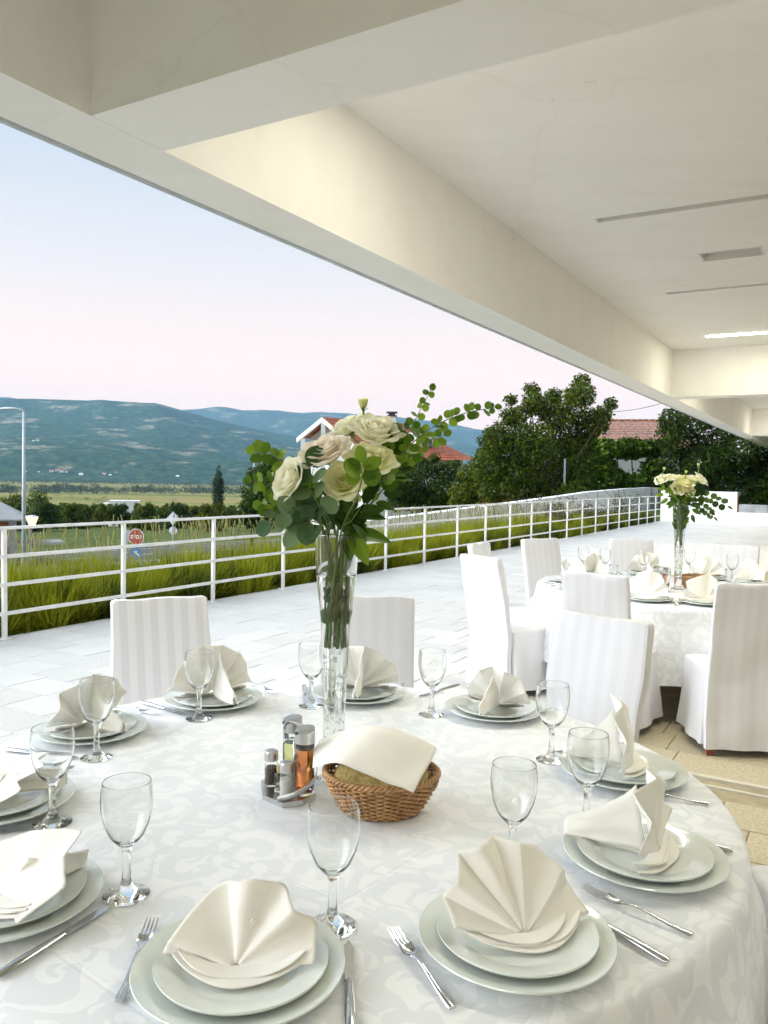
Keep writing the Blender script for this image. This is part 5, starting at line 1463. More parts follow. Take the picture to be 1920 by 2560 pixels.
off = np.array(HG.location)
def add_bl(name, m, args):
    V, F = blades(*args); np_obj(name, V - off, F, M[m], HG)['kind'] = 'stuff'
def clump_blades(nc, per, u0, u1, v0, v1, h0, h1, spread, wid, seed, zbase=-.10, far_scale=True):
    """rounded tussocks: blades fan out of each clump centre and arch over"""
    g = np.random.default_rng(seed)
    cu = u0 + (u1 - u0) * g.random(nc) ** 1.2; cv = g.uniform(v0, v1, nc); ch = g.uniform(h0, h1, nc)
    i = np.repeat(np.arange(nc), per); n = len(i)
    th = g.uniform(0, 2*np.pi, n); el = np.abs(g.normal(0, spread, n)); el = np.clip(el, 0, 1.35)
    L = ch[i] * g.uniform(.65, 1.12, n) * (1 - .12*el)
    br = .10 * np.sqrt(g.random(n)); ba = th + g.normal(0, .6, n)
    bu, bv = cu[i] + br*np.cos(ba), cv[i] + br*np.sin(ba)
    V = np.zeros((n, 6, 3)); wa = th + np.pi/2 + g.normal(0, .5, n)
    for k, (t, ws) in enumerate(((.12, 1.0), (.6, .9), (1.0, .12))):
        a = el * (.55 + .6*t)
        ru = L*t*np.sin(a)*np.cos(th); rv = L*t*np.sin(a)*np.sin(th); zz = zbase + L*t*np.cos(a*.92)
        uu, vv = bu + ru, bv + rv
        vv = np.minimum(vv, -6.69)
        x = uu*UD.x + vv*VD.x; y = uu*UD.y + vv*VD.y
        wx, wy = wid*ws*np.cos(wa), wid*ws*np.sin(wa)
        V[:, 2*k] = np.stack([x - wx, y - wy, zz], 1); V[:, 2*k+1] = np.stack([x + wx, y + wy, zz], 1)
    b = np.arange(n)[:, None] * 6
    return V.reshape(-1, 3), np.concatenate([b + np.array([[0, 1, 3, 2]]), b + np.array([[2, 3, 5, 4]])], 0)
def add_cl(name, m, *args, **kw):
    V, F = clump_blades(*args, **kw); np_obj(name, V - off, F, M[m], HG)['kind'] = 'stuff'
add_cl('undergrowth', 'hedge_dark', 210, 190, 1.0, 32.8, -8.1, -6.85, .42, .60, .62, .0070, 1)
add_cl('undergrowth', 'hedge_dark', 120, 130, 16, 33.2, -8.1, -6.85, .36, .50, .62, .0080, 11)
add_cl('shoots', 'hedge_grass', 300, 270, 1.0, 24.0, -8.2, -6.95, .54, .74, .48, .0042, 2)
add_cl('shoots', 'hedge_grass', 90, 180, 15, 32.0, -8.2, -6.95, .44, .62, .42, .0052, 12)
add_cl('low_shoots', 'hedge_grass', 150, 150, 1.0, 28.0, -7.3, -6.85, .30, .52, .70, .0042, 5)
zb = lambda u, v: np.full_like(u, -.12)
# tall dry flower stalks with darker seed heads
g_ = np.random.default_rng(77); nst = 950
su = 1.2 + 23 * g_.random(nst) ** 1.25; sv = g_.uniform(-8.25, -7.05, nst); sh = g_.uniform(.72, .98, nst) + .08*np.array([noise.noise(Vector((a*.9, b, 2))) for a, b in zip(su, sv)])
la = g_.uniform(0, 6.28, nst); ll = g_.uniform(.02, .20, nst)
def stalk_part(t0, t1, w):
    V = np.zeros((nst, 4, 3))
    for k, t in enumerate((t0, t1)):
        uu = su + ll*np.cos(la)*t*t; vv = sv + ll*np.sin(la)*t*t
        x = uu*UD.x + vv*VD.x; y = uu*UD.y + vv*VD.y; z = sh*t
        V[:, 2*k] = np.stack([x - w, y, z], 1); V[:, 3 - 2*k if False else 2*k + 1] = np.stack([x + w, y, z], 1)
    b = np.arange(nst)[:, None]*4
    return V.reshape(-1, 3), b + np.array([[0, 1, 3, 2]])
for nm_, t0_, t1_, w_ in (('stalks', .45, .92, .0022), ('seed_heads', .88, 1.0, .0060)):
    V, F = stalk_part(t0_, t1_, w_); np_obj(nm_, V - off, F, M['hedge_stalk'], HG)['kind'] = 'stuff'
sl = MB().box(-8.4, -6.79, -9, 33.3, -.6, -.06).build('planting_bed', MATS['mortar_lamp_tinted'], rotz=-A, smooth=False)
tag(sl, 'narrow soil bed behind the railing', kind='structure')
simple('soil', (0.06, 0.045, 0.03), rough=1.0, var=0.3, vscale=4, bump=0.4, bscale=20)
sl.data.materials[0] = M['soil']

# ------------------------------------------------------------------ leaves, trees
def leaf_cloud(blobs, n, size, seed, flat=.5, droop=.25, shell=.55, aspect=.5):
    """n small folded leaves spread through ellipsoids ((cx,cy,cz),(rx,ry,rz))"""
    g = np.random.default_rng(seed)
    vol = np.array([b[1][0]*b[1][1]*b[1][2] for b in blobs]) ** .75; vol /= vol.sum()
    idx = g.choice(len(blobs), n, p=vol)
    C = np.array([b[0] for b in blobs])[idx]; Rr = np.array([b[1] for b in blobs])[idx]
    d = g.normal(0, 1, (n, 3)); d /= np.linalg.norm(d, axis=1, keepdims=True)
    q = (shell + (1 - shell) * g.random(n) ** .6) * (1 + .16 * np.sin(d[:, 0]*7 + idx) * np.cos(d[:, 2]*6 + idx*2))
    q *= np.where(g.random(n) < .12, g.uniform(1.0, 1.25, n), 1)
    P = C + d * q[:, None] * Rr
    nrm = d * flat + g.normal(0, 1, (n, 3)) * .6 + np.array([0, 0, .5]); nrm /= np.linalg.norm(nrm, axis=1, keepdims=True)
    ax = g.normal(0, 1, (n, 3)) + d * .5 - np.array([0, 0, droop * 2]); ax -= nrm * (ax * nrm).sum(1, keepdims=True); ax /= np.linalg.norm(ax, axis=1, keepdims=True)
    sd = np.cross(nrm, ax); s = size * g.uniform(.6, 1.35, n)[:, None]
    V = np.stack([P - ax*s*.5, P + sd*s*aspect*.5 + nrm*s*.10, P + ax*s*.5 - nrm*s*.08, P - sd*s*aspect*.5 + nrm*s*.10], 1)
    F = np.arange(n * 4).reshape(n, 4)
    return V.reshape(-1, 3), F
simple('bark', (0.05, 0.038, 0.028), rough=0.95, var=0.35, vscale=5, bump=0.6, bscale=12)
leaf_mat('tree_green', (0.022, 0.045, 0.003), (0.145, 0.195, 0.012), trans=0.35, nscale=.7)
leaf_mat('tree_dark', (0.012, 0.032, 0.003), (0.075, 0.130, 0.010), trans=0.25, nscale=.7)
leaf_mat('tree_yellow', (0.045, 0.062, 0.004), (0.20, 0.225, 0.016), trans=0.4, nscale=.5)
leaf_mat('vine_green', (0.022, 0.060, 0.004), (0.13, 0.215, 0.012), trans=0.35, nscale=.9)
leaf_mat('poplar_green', (0.010, 0.024, 0.008), (0.045, 0.075, 0.018), trans=0.25, nscale=.4)
leaf_mat('far_green', (0.016, 0.030, 0.010), (0.075, 0.100, 0.026), trans=0.2, nscale=.12)
def limbs(mb, base, top, rad, targets, seed):
    rr = random.Random(seed)
    b, tp = Vector(base), Vector(top)
    mid = (b + tp) / 2 + Vector((rr.uniform(-.2, .2), rr.uniform(-.2, .2), 0))
    P = curve([b, mid, tp], 10); mb.tube(P, [lerp(rad, rad*.45, k/10) for k in range(11)], 8)
    for k, t in enumerate(targets):
        s = P[rr.randint(4, 9)]; t = Vector(t)
        m = (s + t) / 2 + Vector((rr.uniform(-.3, .3), rr.uniform(-.3, .3), .15))
        mb.tube(curve([s, m, t], 8), [lerp(rad*.42, rad*.08, q/8) for q in range(9)], 6)
def tree(name, label, loc, blobs, n, size, mat, trunk_h, rad, seed, group=None, cat='tree', **kw):
    t = empty(name, loc)
    tag(t, label, cat, group)
    mb = MB()
    top = max(b[0][2] for b in blobs) * .75
    limbs(mb, (0, 0, -1.0), (rnd(-.2, .2), rnd(-.2, .2), top), rad, [b[0] for b in blobs], seed)
    mb.build('trunk', M['bark'], t)
    V, F = leaf_cloud(blobs, n, size, seed, **kw)
    np_obj('crown', V, F, M[mat], t)
    return t
# large fruit tree right of the bouquet
GT = Vector((7.2, 38.0, -2.6))
B = []
rr = random.Random(3)
for (px, py, r_) in ((1440, 990, .75), (1330, 1010, .7), (1280, 1045, .7), (1390, 1040, 1.0), (1470, 1060, .9), (1240, 1100, .9), (1320, 1110, 1.2), (1420, 1120, 1.2), (1220, 1170, .95), (1290, 1190, 1.2), (1380, 1190, 1.2), (1445, 1170, .8), (1235, 1225, .8), (1330, 1240, .9), (1500, 1035, .5), (1520, 1010, .35), (1445, 955, .45), (1320, 975, .4), (1270, 1000, .35), (1375, 990, .45), (1210, 1135, .5), (1420, 1235, .7)):
    Y = GT.y + rr.uniform(-1.6, 1.6)
    x = (px - 960) / 2012.5 * Y; z = CAM_H - (py - 1193 - (px - 960)*.0195) / 2012.5 * Y
    B.append(((x - GT.x, Y - GT.y, z - GT.z), (r_, r_*1.1, r_*.85)))
tree('fruit_tree', 'large loose green tree behind the white ramp wall', GT, B, 36000, .165, 'tree_green', 3, .16, 5, shell=.30)
# thicket and vines, right of it
def pxz(px, py, Y): return ((px - 960) / 2012.5 * Y, Y, CAM_H - (py - 1193 - (px - 960)*.0195) / 2012.5 * Y)
VT = Vector((12.6, 44, 0))
B = []
for k in range(40):
    px, py = rr.uniform(1430, 1665), rr.uniform(1118, 1235)
    if k < 8: px, py = 1440 + k*29, rr.uniform(1112, 1126)
    elif k < 16: px, py = 1395 + (k - 8)*11, rr.uniform(1170, 1250)
    elif k < 21: px, py = 1620 + (k - 16)*14, rr.uniform(1205, 1245)
    x, y, z = pxz(px, py, 44 + rr.uniform(-.5, .8)); B.append(((x - VT.x, y - VT.y, z), (.7, .5, .55)))
vt = empty('vine_thicket', VT); tag(vt, 'bright green vine thicket below the weathered tiled roof', 'vine')
V, F = leaf_cloud(B, 16000, .22, 9, shell=.35, aspect=.85); np_obj('foliage', V, F, M['vine_green'], vt)
for k in range(7): MB().tube(curve([(-2.2 + k*.8, .2, -.5), (-2.0 + k*.75, .1, 1.2), (-2.3 + k*.8, .2, 3.0)], 8), .03, 6).build('stem', M['bark'], vt)
RT = Vector((17.2, 42.0, .2))
B = []
for (px, py, r_) in ((1675, 1050, .8), (1720, 1060, .9), (1665, 1095, .7), (1700, 1110, 1.1), (1780, 1110, 1.1), (1840, 1130, 1.1), (1760, 1160, 1.2), (1690, 1160, .9), (1850, 1180, 1.2), (1910, 1170, 1.2), (1800, 1200, 1.0), (1720, 1200, .8), (1900, 1215, 1.0), (1770, 1040, .9), (1840, 1060, 1.1), (1920, 1090, 1.3), (1960, 1150, 1.4), (2000, 1080, 1.4), (1655, 1065, .35), (1960, 1200, 1.2)):
    x, y, z = pxz(px, py, RT.y + rr.uniform(-1.2, 1.2)); B.append(((x - RT.x, y - RT.y, z - RT.z), (r_, r_, r_*.85)))
tree('evergreen_tree', 'dense dark evergreen tree under the right end of the canopy', RT, B, 21000, .24, 'tree_dark', 3, .2, 12, shell=.35, aspect=.38)
bk = empty('ivy_bank', Vector((19.0, 45.5, 0))); tag(bk, 'dark ivy-covered bank in the shade behind the end wall', 'hedge')
B = [((k*.9 - 5.4, rr.uniform(-.3, .3), rr.uniform(.2, 1.3)), (.8, .5, .7)) for k in range(16)] + [((k*.9 - 5.4, rr.uniform(-.3, .3), rr.uniform(-.2, .6)), (.8, .5, .7)) for k in range(16)]
V, F = leaf_cloud(B, 8000, .24, 33, shell=.4); np_obj('foliage', V, F, M['tree_dark'], bk)
BT = Vector((2.8, 46.0, -3.2)); B = []
for (px, py, r_) in ((1010, 1195, .8), (1060, 1175, .8), (1115, 1182, .8), (1165, 1205, .7), (1030, 1230, 1.0), (1100, 1230, 1.0), (1165, 1240, .9), (1000, 1250, .8), (1070, 1262, .9), (1140, 1262, .9), (1085, 1145, .35), (1050, 1150, .3), (1140, 1160, .3), (985, 1225, .6), (1195, 1232, .6)):
    x, y, z = pxz(px, py, BT.y + rr.uniform(-1, 1)); B.append(((x - BT.x, y - BT.y, z - BT.z), (r_, r_, r_*.85)))
tree('bushy_tree', 'dark bushy tree in front of the red-roofed house', BT, B, 12000, .2, 'tree_dark', 3, .15, 15, shell=.4)
YT = Vector((5.2, 43.0, -2.6)); B = []
for (px, py, r_) in ((1165, 1180, .5), (1190, 1215, .7), (1150, 1240, .7), (1215, 1255, .6), (1180, 1268, .6)):
    x, y, z = pxz(px, py, YT.y); B.append(((x - YT.x, y - YT.y, z - YT.z), (r_, r_, r_)))
tree('small_tree', 'small yellow-green tree between the bushy tree and fruit tree', YT, B, 3000, .2, 'tree_yellow', 2, .08, 16)
CT = Vector((-8.4, 52, -4.5)); B = []
for (px, py, r_) in ((640, 1195, .8), (675, 1170, .9), (640, 1245, 1.0), (690, 1210, 1.2), (620, 1285, .9), (670, 1280, 1.2), (720, 1260, 1.1), (720, 1190, .9)):
    x, y, z = pxz(px, py, CT.y + rr.uniform(-1, 1)); B.append(((x - CT.x, y - CT.y, z - CT.z), (r_, r_, r_)))
tree('leafy_tree', 'dark leafy tree left of the bouquet behind the lamp post', CT, B, 7000, .28, 'tree_dark', 3, .16, 18, shell=.4)
# row of trees beyond the road
row = [(-40, 1238, 'at the far left edge'), (28, 1232, 'behind the street lamp'), (85, 1222, 'above the brick building'), (128, 1268, 'beside the lantern'), (165, 1258, 'third left of the white building'), (205, 1264, 'second left of the white building'), (245, 1262, 'just left of the white building'),
       (300, 1284, 'low before the white building'), (345, 1256, 'bright, at the right end of the white building'), (385, 1272, 'right of the white building'), (415, 1258, 'above the traffic signs'), (455, 1276, 'low, left of the poplar'), (490, 1264, 'just left of the poplar'), (520, 1286, 'low at the foot of the poplar'),
       (570, 1266, 'right of the poplar'), (110, 1296, 'low behind the lantern'), (185, 1298, 'low, near the middle of the row'), (265, 1302, 'lowest before the white building'), (365, 1302, 'low above the stop sign'), (440, 1304, 'low behind the diamond sign'), (40, 1285, 'low behind the brick building'), (545, 1305, 'low, at the right end of the row')]
for k, (px, top, dsc) in enumerate(row):
    lowrow = top > 1283
    Y = (88 if lowrow else 108) + 5 * ((k * 7) % 5)
    x, y, zt = pxz(px, top, Y)
    gz = ground_z(x, y); h = max(3.2, zt - gz)
    B = []
    q = random.Random(k + 40)
    for m_ in range(13):
        a = q.uniform(0, 6.28); e = q.uniform(.12, .86); r_ = h * .22 * q.uniform(.7, 1.25) * (1.2 - .5*e)
        sp = h * .36 * (1.15 - e*.85)
        B.append(((math.cos(a)*sp, math.sin(a)*sp, h*e), (r_*1.15, r_*1.15, r_)))
    B.append(((q.uniform(-.5, .5), 0, h*.86), (h*.15, h*.15, h*.14)))
    tree('roadside_tree', f'tree in the row beyond the road, {dsc}', (x, y, gz), B, 3000, .42, ('tree_green', 'tree_yellow', 'tree_green', 'tree_dark')[k % 4] if k != 8 else 'tree_yellow', 2, .14, k + 60, group='trees beyond the road', shell=.3)
x, y, zt = pxz(545, 1168, 200); gz = ground_z(x, y)
B = [((0, 0, lerp(2.0, zt - gz - 1.0, k/9)), (1.45*min(1, .55 + k*.25) * (1 if k < 8 else .62 if k == 8 else .42),)*2 + (1.6,)) for k in range(10)]
tree('poplar_tree', 'tall slim dark poplar tree standing in the fields', (x, y, gz), B, 3200, .5, 'poplar_green', 2, .2, 77, shell=.5)
# bushes and tree belts out on the valley floor, too many to tell apart
g = np.random.default_rng(21)
Vs, Fs, o_ = [], [], 0
def far_clump(x, y, h, w, n):
    global o_
    V, F = leaf_cloud([((x, y, ground_z(x, y) + h*.45), (w, w, h*.5)), ((x + w*.7, y, ground_z(x, y) + h*.35), (w*.7, w*.7, h*.4))], n, h*.30, int(abs(x)*7 + y) % 9999)
    Vs.append(V); Fs.append(F + o_); o_ += len(V)
for k in range(230):     # belt of trees about a kilometre out
    px = g.uniform(-60, 700); Y = 1050 + 200*g.random() + 0.35*(px) + (60 if k % 3 else 0)
    far_clump((px - 960)/2012.5*Y, Y, g.uniform(5, 13), g.uniform(5, 11), 46)
for k in range(170):     # second belt at the mountain's foot
    px = g.uniform(-60, 760); Y = g.uniform(1900, 2350)
    far_clump((px - 960)/2012.5*Y, Y, g.uniform(6, 12), g.uniform(9, 22), 40)
for k in range(90):
    px = g.uniform(-60, 700); Y = g.uniform(520, 1900)
    far_clump((px - 960)/2012.5*Y, Y, g.uniform(2, 5), g.uniform(2, 6), 30)
fb = np_obj('field_trees', np.concatenate(Vs), np.concatenate(Fs), M['far_green'])
tag(fb, 'far belts of bushes and trees between the valley fields', 'trees', kind='stuff')

# rose bush climbing at the far end of the railing
leaf_mat('bush_leaf', (0.03, 0.035, 0.015), (0.13, 0.13, 0.05), trans=0.3, nscale=2)
simple('pink_flower', (0.30, 0.12, 0.10), rough=0.8, var=0.3)
rb = empty('flowering_shrub', W(27, -7.3)); tag(rb, 'straggly reddish flowering shrub at the far end of the railing', 'shrub')
B = []
for k in range(34):
    p = W(rr.uniform(20.5, 32.8), -7.3 + rr.uniform(-.4, .35)) - rb.location; B.append(((p.x, p.y, rr.uniform(.1, .75) if k % 3 else rr.uniform(.7, 1.1)), (.32, .3, .22) if k % 3 else (.16, .16, .2)))
V, F = leaf_cloud(B, 4200, .055, 41, shell=.2); np_obj('foliage', V, F, M['bush_leaf'], rb)
V, F = leaf_cloud(B, 500, .05, 42, shell=.6); np_obj('flowers', V, F, M['pink_flower'], rb)['kind'] = 'stuff'
mb = MB()
for k in range(26):
    p = W(rr.uniform(17.5, 32.5), -7.25) - rb.location; h = rr.uniform(.8, 1.35)
    MB().tube(curve([(p.x, p.y, 0), (p.x + rr.uniform(-.15, .15), p.y, h*.6), (p.x + rr.uniform(-.5, .3), p.y + rr.uniform(-.2, .2), h)], 8), [.007]*9, 5).build('stem', M['bark'], rb)

# ------------------------------------------------------------------ buildings
simple('house_white', (0.74, 0.73, 0.71), rough=0.85, var=0.06, vscale=.8)
simple('clay_tile', (0.36, 0.095, 0.040), rough=0.85, var=0.35, vscale=3.0, bump=0.3, bscale=20, obj_rand=.12)
simple('old_tile', (0.29, 0.135, 0.085), rough=0.9, var=0.45, vscale=5.0, bump=0.3, bscale=30, obj_rand=.12)
simple('brick_red', (0.33, 0.12, 0.060), rough=0.9, var=0.3, vscale=4, obj_rand=.15)
simple('slate_grey', (0.30, 0.29, 0.28), rough=0.8, var=0.12, vscale=1.5)
simple('window_dark', (0.03, 0.035, 0.045), rough=0.12, var=0.1)
def tile_rows(parent, p00, p10, p01, p11, nrow, ncol, m, amp=.035):
    """courses of curved roof tiles over a quad; p0* the ridge, p1* the eave"""
    a0, b0, a1, b1 = (Vector(p) for p in (p00, p10, p01, p11))   # ridge left,right ; eave left,right
    nrm = (b0 - a0).cross(a1 - a0).normalized()
    if nrm.z < 0: nrm = -nrm
    for r_ in range(nrow):
        t0, t1 = r_ / nrow, (r_ + 1.12) / nrow
        def f(i, j):
            t = lerp(t0, t1, j)
            p = a0.lerp(a1, t).lerp(b0.lerp(b1, t), i)
            w = amp * abs(math.sin(math.pi * i * ncol)) ** .8
            return p + nrm * (w + amp * .9 * (j) + .015*noise.noise(Vector((i*ncol*.8, r_, 1))))
        MB().grid(ncol * 4, 1, f).build('tile_row', m, parent, smooth=True)
# gabled white house with a red roof
hs = empty('gabled_house', (0, 0, 0)); tag(hs, 'white house with red tiled roof and open gable, behind the bouquet', 'house')
apex = Vector((-4.58, 58, 5.75)); rend = Vector((1.3, 65.0, 5.85))
rdir = (rend - apex).normalized(); sd_ = Vector((rdir.y, -rdir.x, 0)).normalized()      # towards the camera, right
slope = 4.9
nl, nr_ = Vector((-.81, 54.5, 2.69)), Vector((6.86, 60.0, 2.90))
fl = Vector((-6.53, 59.5, 4.31)); fr_ = rend + (fl - apex)
tile_rows(hs, apex, rend, nl, nr_, 16, 26, M['clay_tile'], .05)
MB().add([apex, rend, fl, fr_], [(0, 2, 3, 1)]).build('rear_slope', M['clay_tile'], hs, smooth=False)
# walls under the roof
i_ = .88
def wallp(p, z): return Vector((p.x, p.y, z))
g0, g1 = apex.lerp(nl, .80) + rdir*1.1, apex.lerp(fl, .84) + rdir*1.1
h0, h1 = rend.lerp(nr_, .85) - rdir*.3, rend.lerp(fr_, .85) - rdir*.3
mb = MB(); zt = apex.z - slope*.42
ga = apex + rdir*1.1
mb.add([wallp(g0, -4.5), wallp(g1, -4.5), wallp(h1, -4.5), wallp(h0, -4.5), wallp(g0, g0.z - .12), wallp(g1, g1.z - .12), wallp(h1, h1.z - .12), wallp(h0, h0.z - .12), wallp(ga, apex.z - .15)], [(0, 1, 5, 8, 4), (3, 0, 4, 7), (2, 3, 7, 6), (1, 2, 6, 5)])
mb.build('wall', M['house_white'], hs, smooth=False)
for p_, q_ in ((apex, nl), (apex, fl)):       # white barge boards of the open gable
    d = (q_ - p_)
    mb = MB(); up = Vector((0, 0, .34))
    o1 = -rdir * .05
    mb.add([p_ + o1, q_ + o1, q_ + o1 - up, p_ + o1 - up, p_ + rdir*.12, q_ + rdir*.12, q_ + rdir*.12 - up, p_ + rdir*.12 - up], [(0,1,2,3), (4,7,6,5), (0,4,5,1), (3,2,6,7)])
    mb.build('barge_board', M['house_white'], hs, smooth=False)
for tgt, k_ in ((nl, .72), (nl, 0.0), (fl, .80)):
    c = apex.lerp(tgt, k_) + rdir*.15
    MB().box(-.16, .16, -.14, .14, 0, c.z - .30 - .5, Matrix.Translation((c.x, c.y, .5))).build('gable_post', M['house_white'], hs, smooth=False)
ct0, ct1 = apex.lerp(nl, .74) + rdir*.15, apex.lerp(fl, .86) + rdir*.15
MB().tube([ct0 - Vector((0, 0, .35)), Vector((ct1.x, ct1.y, ct0.z - .35))], .12, 4).build('tie_beam', M['house_white'], hs, smooth=False)
ch = apex.lerp(rend, .86)
c_ = MB().box(-.32, .32, -.32, .32, -.8, .50, Matrix.Translation(ch)).build('chimney', M['house_white'], hs, smooth=False)
MB().box(-.40, .40, -.40, .40, .50, .60, Matrix.Translation(ch)).build('chimney_slab', M['dark_metal'], hs, smooth=False)
MB().box(-.26, .26, -.26, .26, .60, .78, Matrix.Translation(ch)).build('chimney_vent', M['dark_metal'], hs, smooth=False)
MB().box(-.44, .44, -.44, .44, .78, .88, Matrix.Translation(ch)).build('chimney_cap', M['dark_metal'], hs, smooth=False)
dm = apex.lerp(rend, .72).lerp(nl.lerp(nr_, .72), .55)
dmr = math.atan2(sd_.y, sd_.x) + math.pi/2
Md = Matrix.Translation(dm) @ Matrix.Rotation(dmr, 4, 'Z')
MB().add([(-.9, -.9, -.9), (.9, -.9, -.9), (.9, .9, -.9), (-.9, .9, -.9), (-.9, -.9, .35), (.9, -.9, .35), (.9, .9, .35), (-.9, .9, .35), (0, -.9, .75), (0, .9, .75)], [(0, 1, 5, 8, 4), (1, 2, 6, 5), (3, 0, 4, 7), (4, 8, 9, 7), (8, 5, 6, 9)], Md).build('dormer', M['house_white'], hs, smooth=False)
wn = MB().box(-.5, .5, -.95, -.905, -.55, .25, Md).build('window', M['window_dark'], hs, smooth=False)
MB().box(-.03, .03, -.97, -.955, -.55, .25, Md).build('frame', M['house_white'], wn, smooth=False)
# old tiled house behind the vines
oh = empty('tiled_house', (0, 0, 0)); tag(oh, 'house with weathered pinkish clay tile roof above the vines', 'house')
rl0, rr0 = Vector((13.2, 54.4, 5.58)), Vector((19.5, 54.0, 5.66)); el0, er0 = Vector((12.9, 51.6, 3.6)), Vector((19.8, 51.2, 3.7))
tile_rows(oh, rl0, rr0, el0, er0, 11, 30, M['old_tile'], .05)
rdg = MB()
for k in range(16):
    p = rl0.lerp(rr0, (k + .5)/16); rdg.tube([p + Vector((-.22, 0, .02)), p + Vector((.20, 0, .05))], [.11, .085], 8)
rdg.build('ridge_tiles', M['old_tile'], oh)
MB().add([(13.2, 51.9, -1), (19.5, 51.5, -1), (19.5, 56, -1), (13.2, 56, -1), (13.2, 51.9, 3.6), (19.5, 51.5, 3.7), (19.5, 56, 4.2), (13.2, 56, 4.2)], [(0,1,5,4), (1,2,6,5), (3,0,4,7)]).build('wall', M['raw_concrete'], oh, smooth=False)  # grey wall colour stands in for the shade on this wall
# brick shed glimpsed below the fruit tree
bs = empty('brick_shed', Vector((7.4, 42.5, -2.5))); tag(bs, 'small orange brick outbuilding glimpsed under the fruit tree', 'shed')
MB().box(-2.2, 2.4, 0, 2.0, 0, 3.15).build('wall', M['brick_red'], bs, smooth=False)
MB().box(-2.4, 2.6, -.25, 2.2, 3.15, 3.3).build('roof', M['slate_grey'], bs, smooth=False)
MB().box(-.4, .5, -.03, 0, .2, 2.1).build('door', M['window_dark'], bs, smooth=False)
# brick building with grey roof at the left edge
bb = empty('brick_building', Vector((-22.6, 50, -4.6))); tag(bb, 'brick building with concrete frame and grey roof at the left edge', 'building')
bb.rotation_euler = (0, 0, R(26))
MB().box(-7.0, -.55, 0, 6, 0, 3.05).build('brick_infill', M['brick_red'], bb, smooth=False)
for x_ in (-6.9, -3.5, -.45): MB().box(x_ - .22, x_ + .22, -.06, .3, 0, 3.1).build('pillar', M['raw_concrete'], bb, smooth=False)
MB().box(-7.1, -.2, -.08, .3, 1.35, 1.62).build('ring_beam', M['raw_concrete'], bb, smooth=False)
for r_ in range(24):     # brick courses stand proud between the pillars
    z_ = .05 + r_ * .125
    if 1.25 < z_ < 1.62: continue
    MB().box(-3.27, -.68, -.025, 0.0, z_, z_ + .108).build('brick_course', M['brick_red'], bb, smooth=False)
MB().add([(-7.6, -.6, 3.1), (.5, -.6, 3.1), (.5, 6.4, 3.1), (-7.6, 6.4, 3.1), (-6, 3, 4.25), (-1.4, 3, 4.25), (-7.6, -.6, 3.0), (.5, -.6, 3.0), (.5, 6.4, 3.0)], [(0, 1, 5, 4), (1, 2, 5), (2, 3, 4, 5), (0, 4, 3), (0, 6, 7, 1), (1, 7, 8, 2)]).build('roof', M['slate_grey'], bb, smooth=False)
MB().box(-3.0, -2.3, 2.6, 3.2, 4.0, 4.5).build('chimney', M['raw_concrete'], bb, smooth=False)
MB().box(-.35, 2.6, .2, 2.6, 1.45, 1.60).build('porch_slab', M['raw_concrete'], bb, smooth=False)
MB().tube([(2.3, .5, 0), (2.3, .5, 1.45)], .06, 8).build('porch_post', M['raw_concrete'], bb)
# modern white cube building in the trees
wb = empty('white_building', Vector((-58.5, 180, -11.5))); tag(wb, 'flat-roofed white building among trees at the field edge', 'building')
wb.rotation_euler = (0, 0, R(16))
MB().box(-2.9, 3.6, 0, 6, 0, 6.5).build('main_block', M['house_white'], wb, smooth=False)
MB().box(-4.2, -2.9, .6, 6, 0, 6.0).build('side_block', M['house_white'], wb, smooth=False)
wn = MB().box(-1.2, -.3, -.05, 0, 2.9, 4.4).build('window', M['window_dark'], wb, smooth=False)
MB().box(1.0, 1.4, -.05, 0, 2.6, 4.1).build('window', M['window_dark'], wb, smooth=False)
MB().box(-2.95, 3.65, -.04, 6.04, 6.5, 6.62).build('roof_edge', M['house_white'], wb, smooth=False)
# far village
vill = [(62, 1180, 8, 'white', 'leftmost white-roofed one'), (96, 1180, 6, 'white', 'second from the left, pale and small'), (128, 1179, 12, 'red', 'left end of the red-roofed cluster'), (142, 1176, 10, 'red', 'upper one of the red-roofed cluster'), (153, 1178, 11, 'red', 'right part of the red-roofed cluster'), (165, 1180, 8, 'red', 'right end of the red-roofed cluster'), (202, 1187, 11, 'white', 'alone just right of the red-roofed cluster'), (260, 1185, 10, 'red', 'left one of the middle trio'), (274, 1187, 7, 'white', 'pale one in the middle trio'), (290, 1181, 7, 'red', 'right one of the middle trio'), (443, 1191, 9, 'white', 'alone at the right, left of the poplar'), (93, 1101, 9, 'red', 'right one of the pair high on the slope'), (82, 1102, 6, 'white', 'left one of the pair high on the slope')]
for k, (px, py, w, c, dsc) in enumerate(vill):
    Y = 2300.0
    while Y < 5000:          # where the line of sight meets the slope
        x, y, z = pxz(px, py + 2, Y)
        if mount_z(px_az(px), Y, px) >= z: break
        Y += 8
    w *= Y/2012.5*.9
    h = empty('village_house', (x, y, z)); h.rotation_euler = (0, 0, rr.uniform(-.5, .5))
    tag(h, f'tiny far house below the mountain, {dsc}', 'house', 'far village houses')
    hh = w * .42
    MB().box(-w/2, w/2, -w*.3, w*.3, -14, hh).build('wall', M['house_white'], h, smooth=False)
    MB().add([(-w*.56, -w*.38, hh), (w*.56, -w*.38, hh), (w*.56, w*.38, hh), (-w*.56, w*.38, hh), (-w*.5, 0, hh + w*.24), (w*.5, 0, hh + w*.24)], [(0,1,5,4), (2,3,4,5), (0,4,3), (1,2,5)]).build('roof', M['clay_tile' if c == 'red' else 'house_white'], h, smooth=False)
    MB().box(-w*.12, w*.02, -w*.31, -w*.3, hh*.35, hh*.7).build('window', M['window_dark'], h, smooth=False)

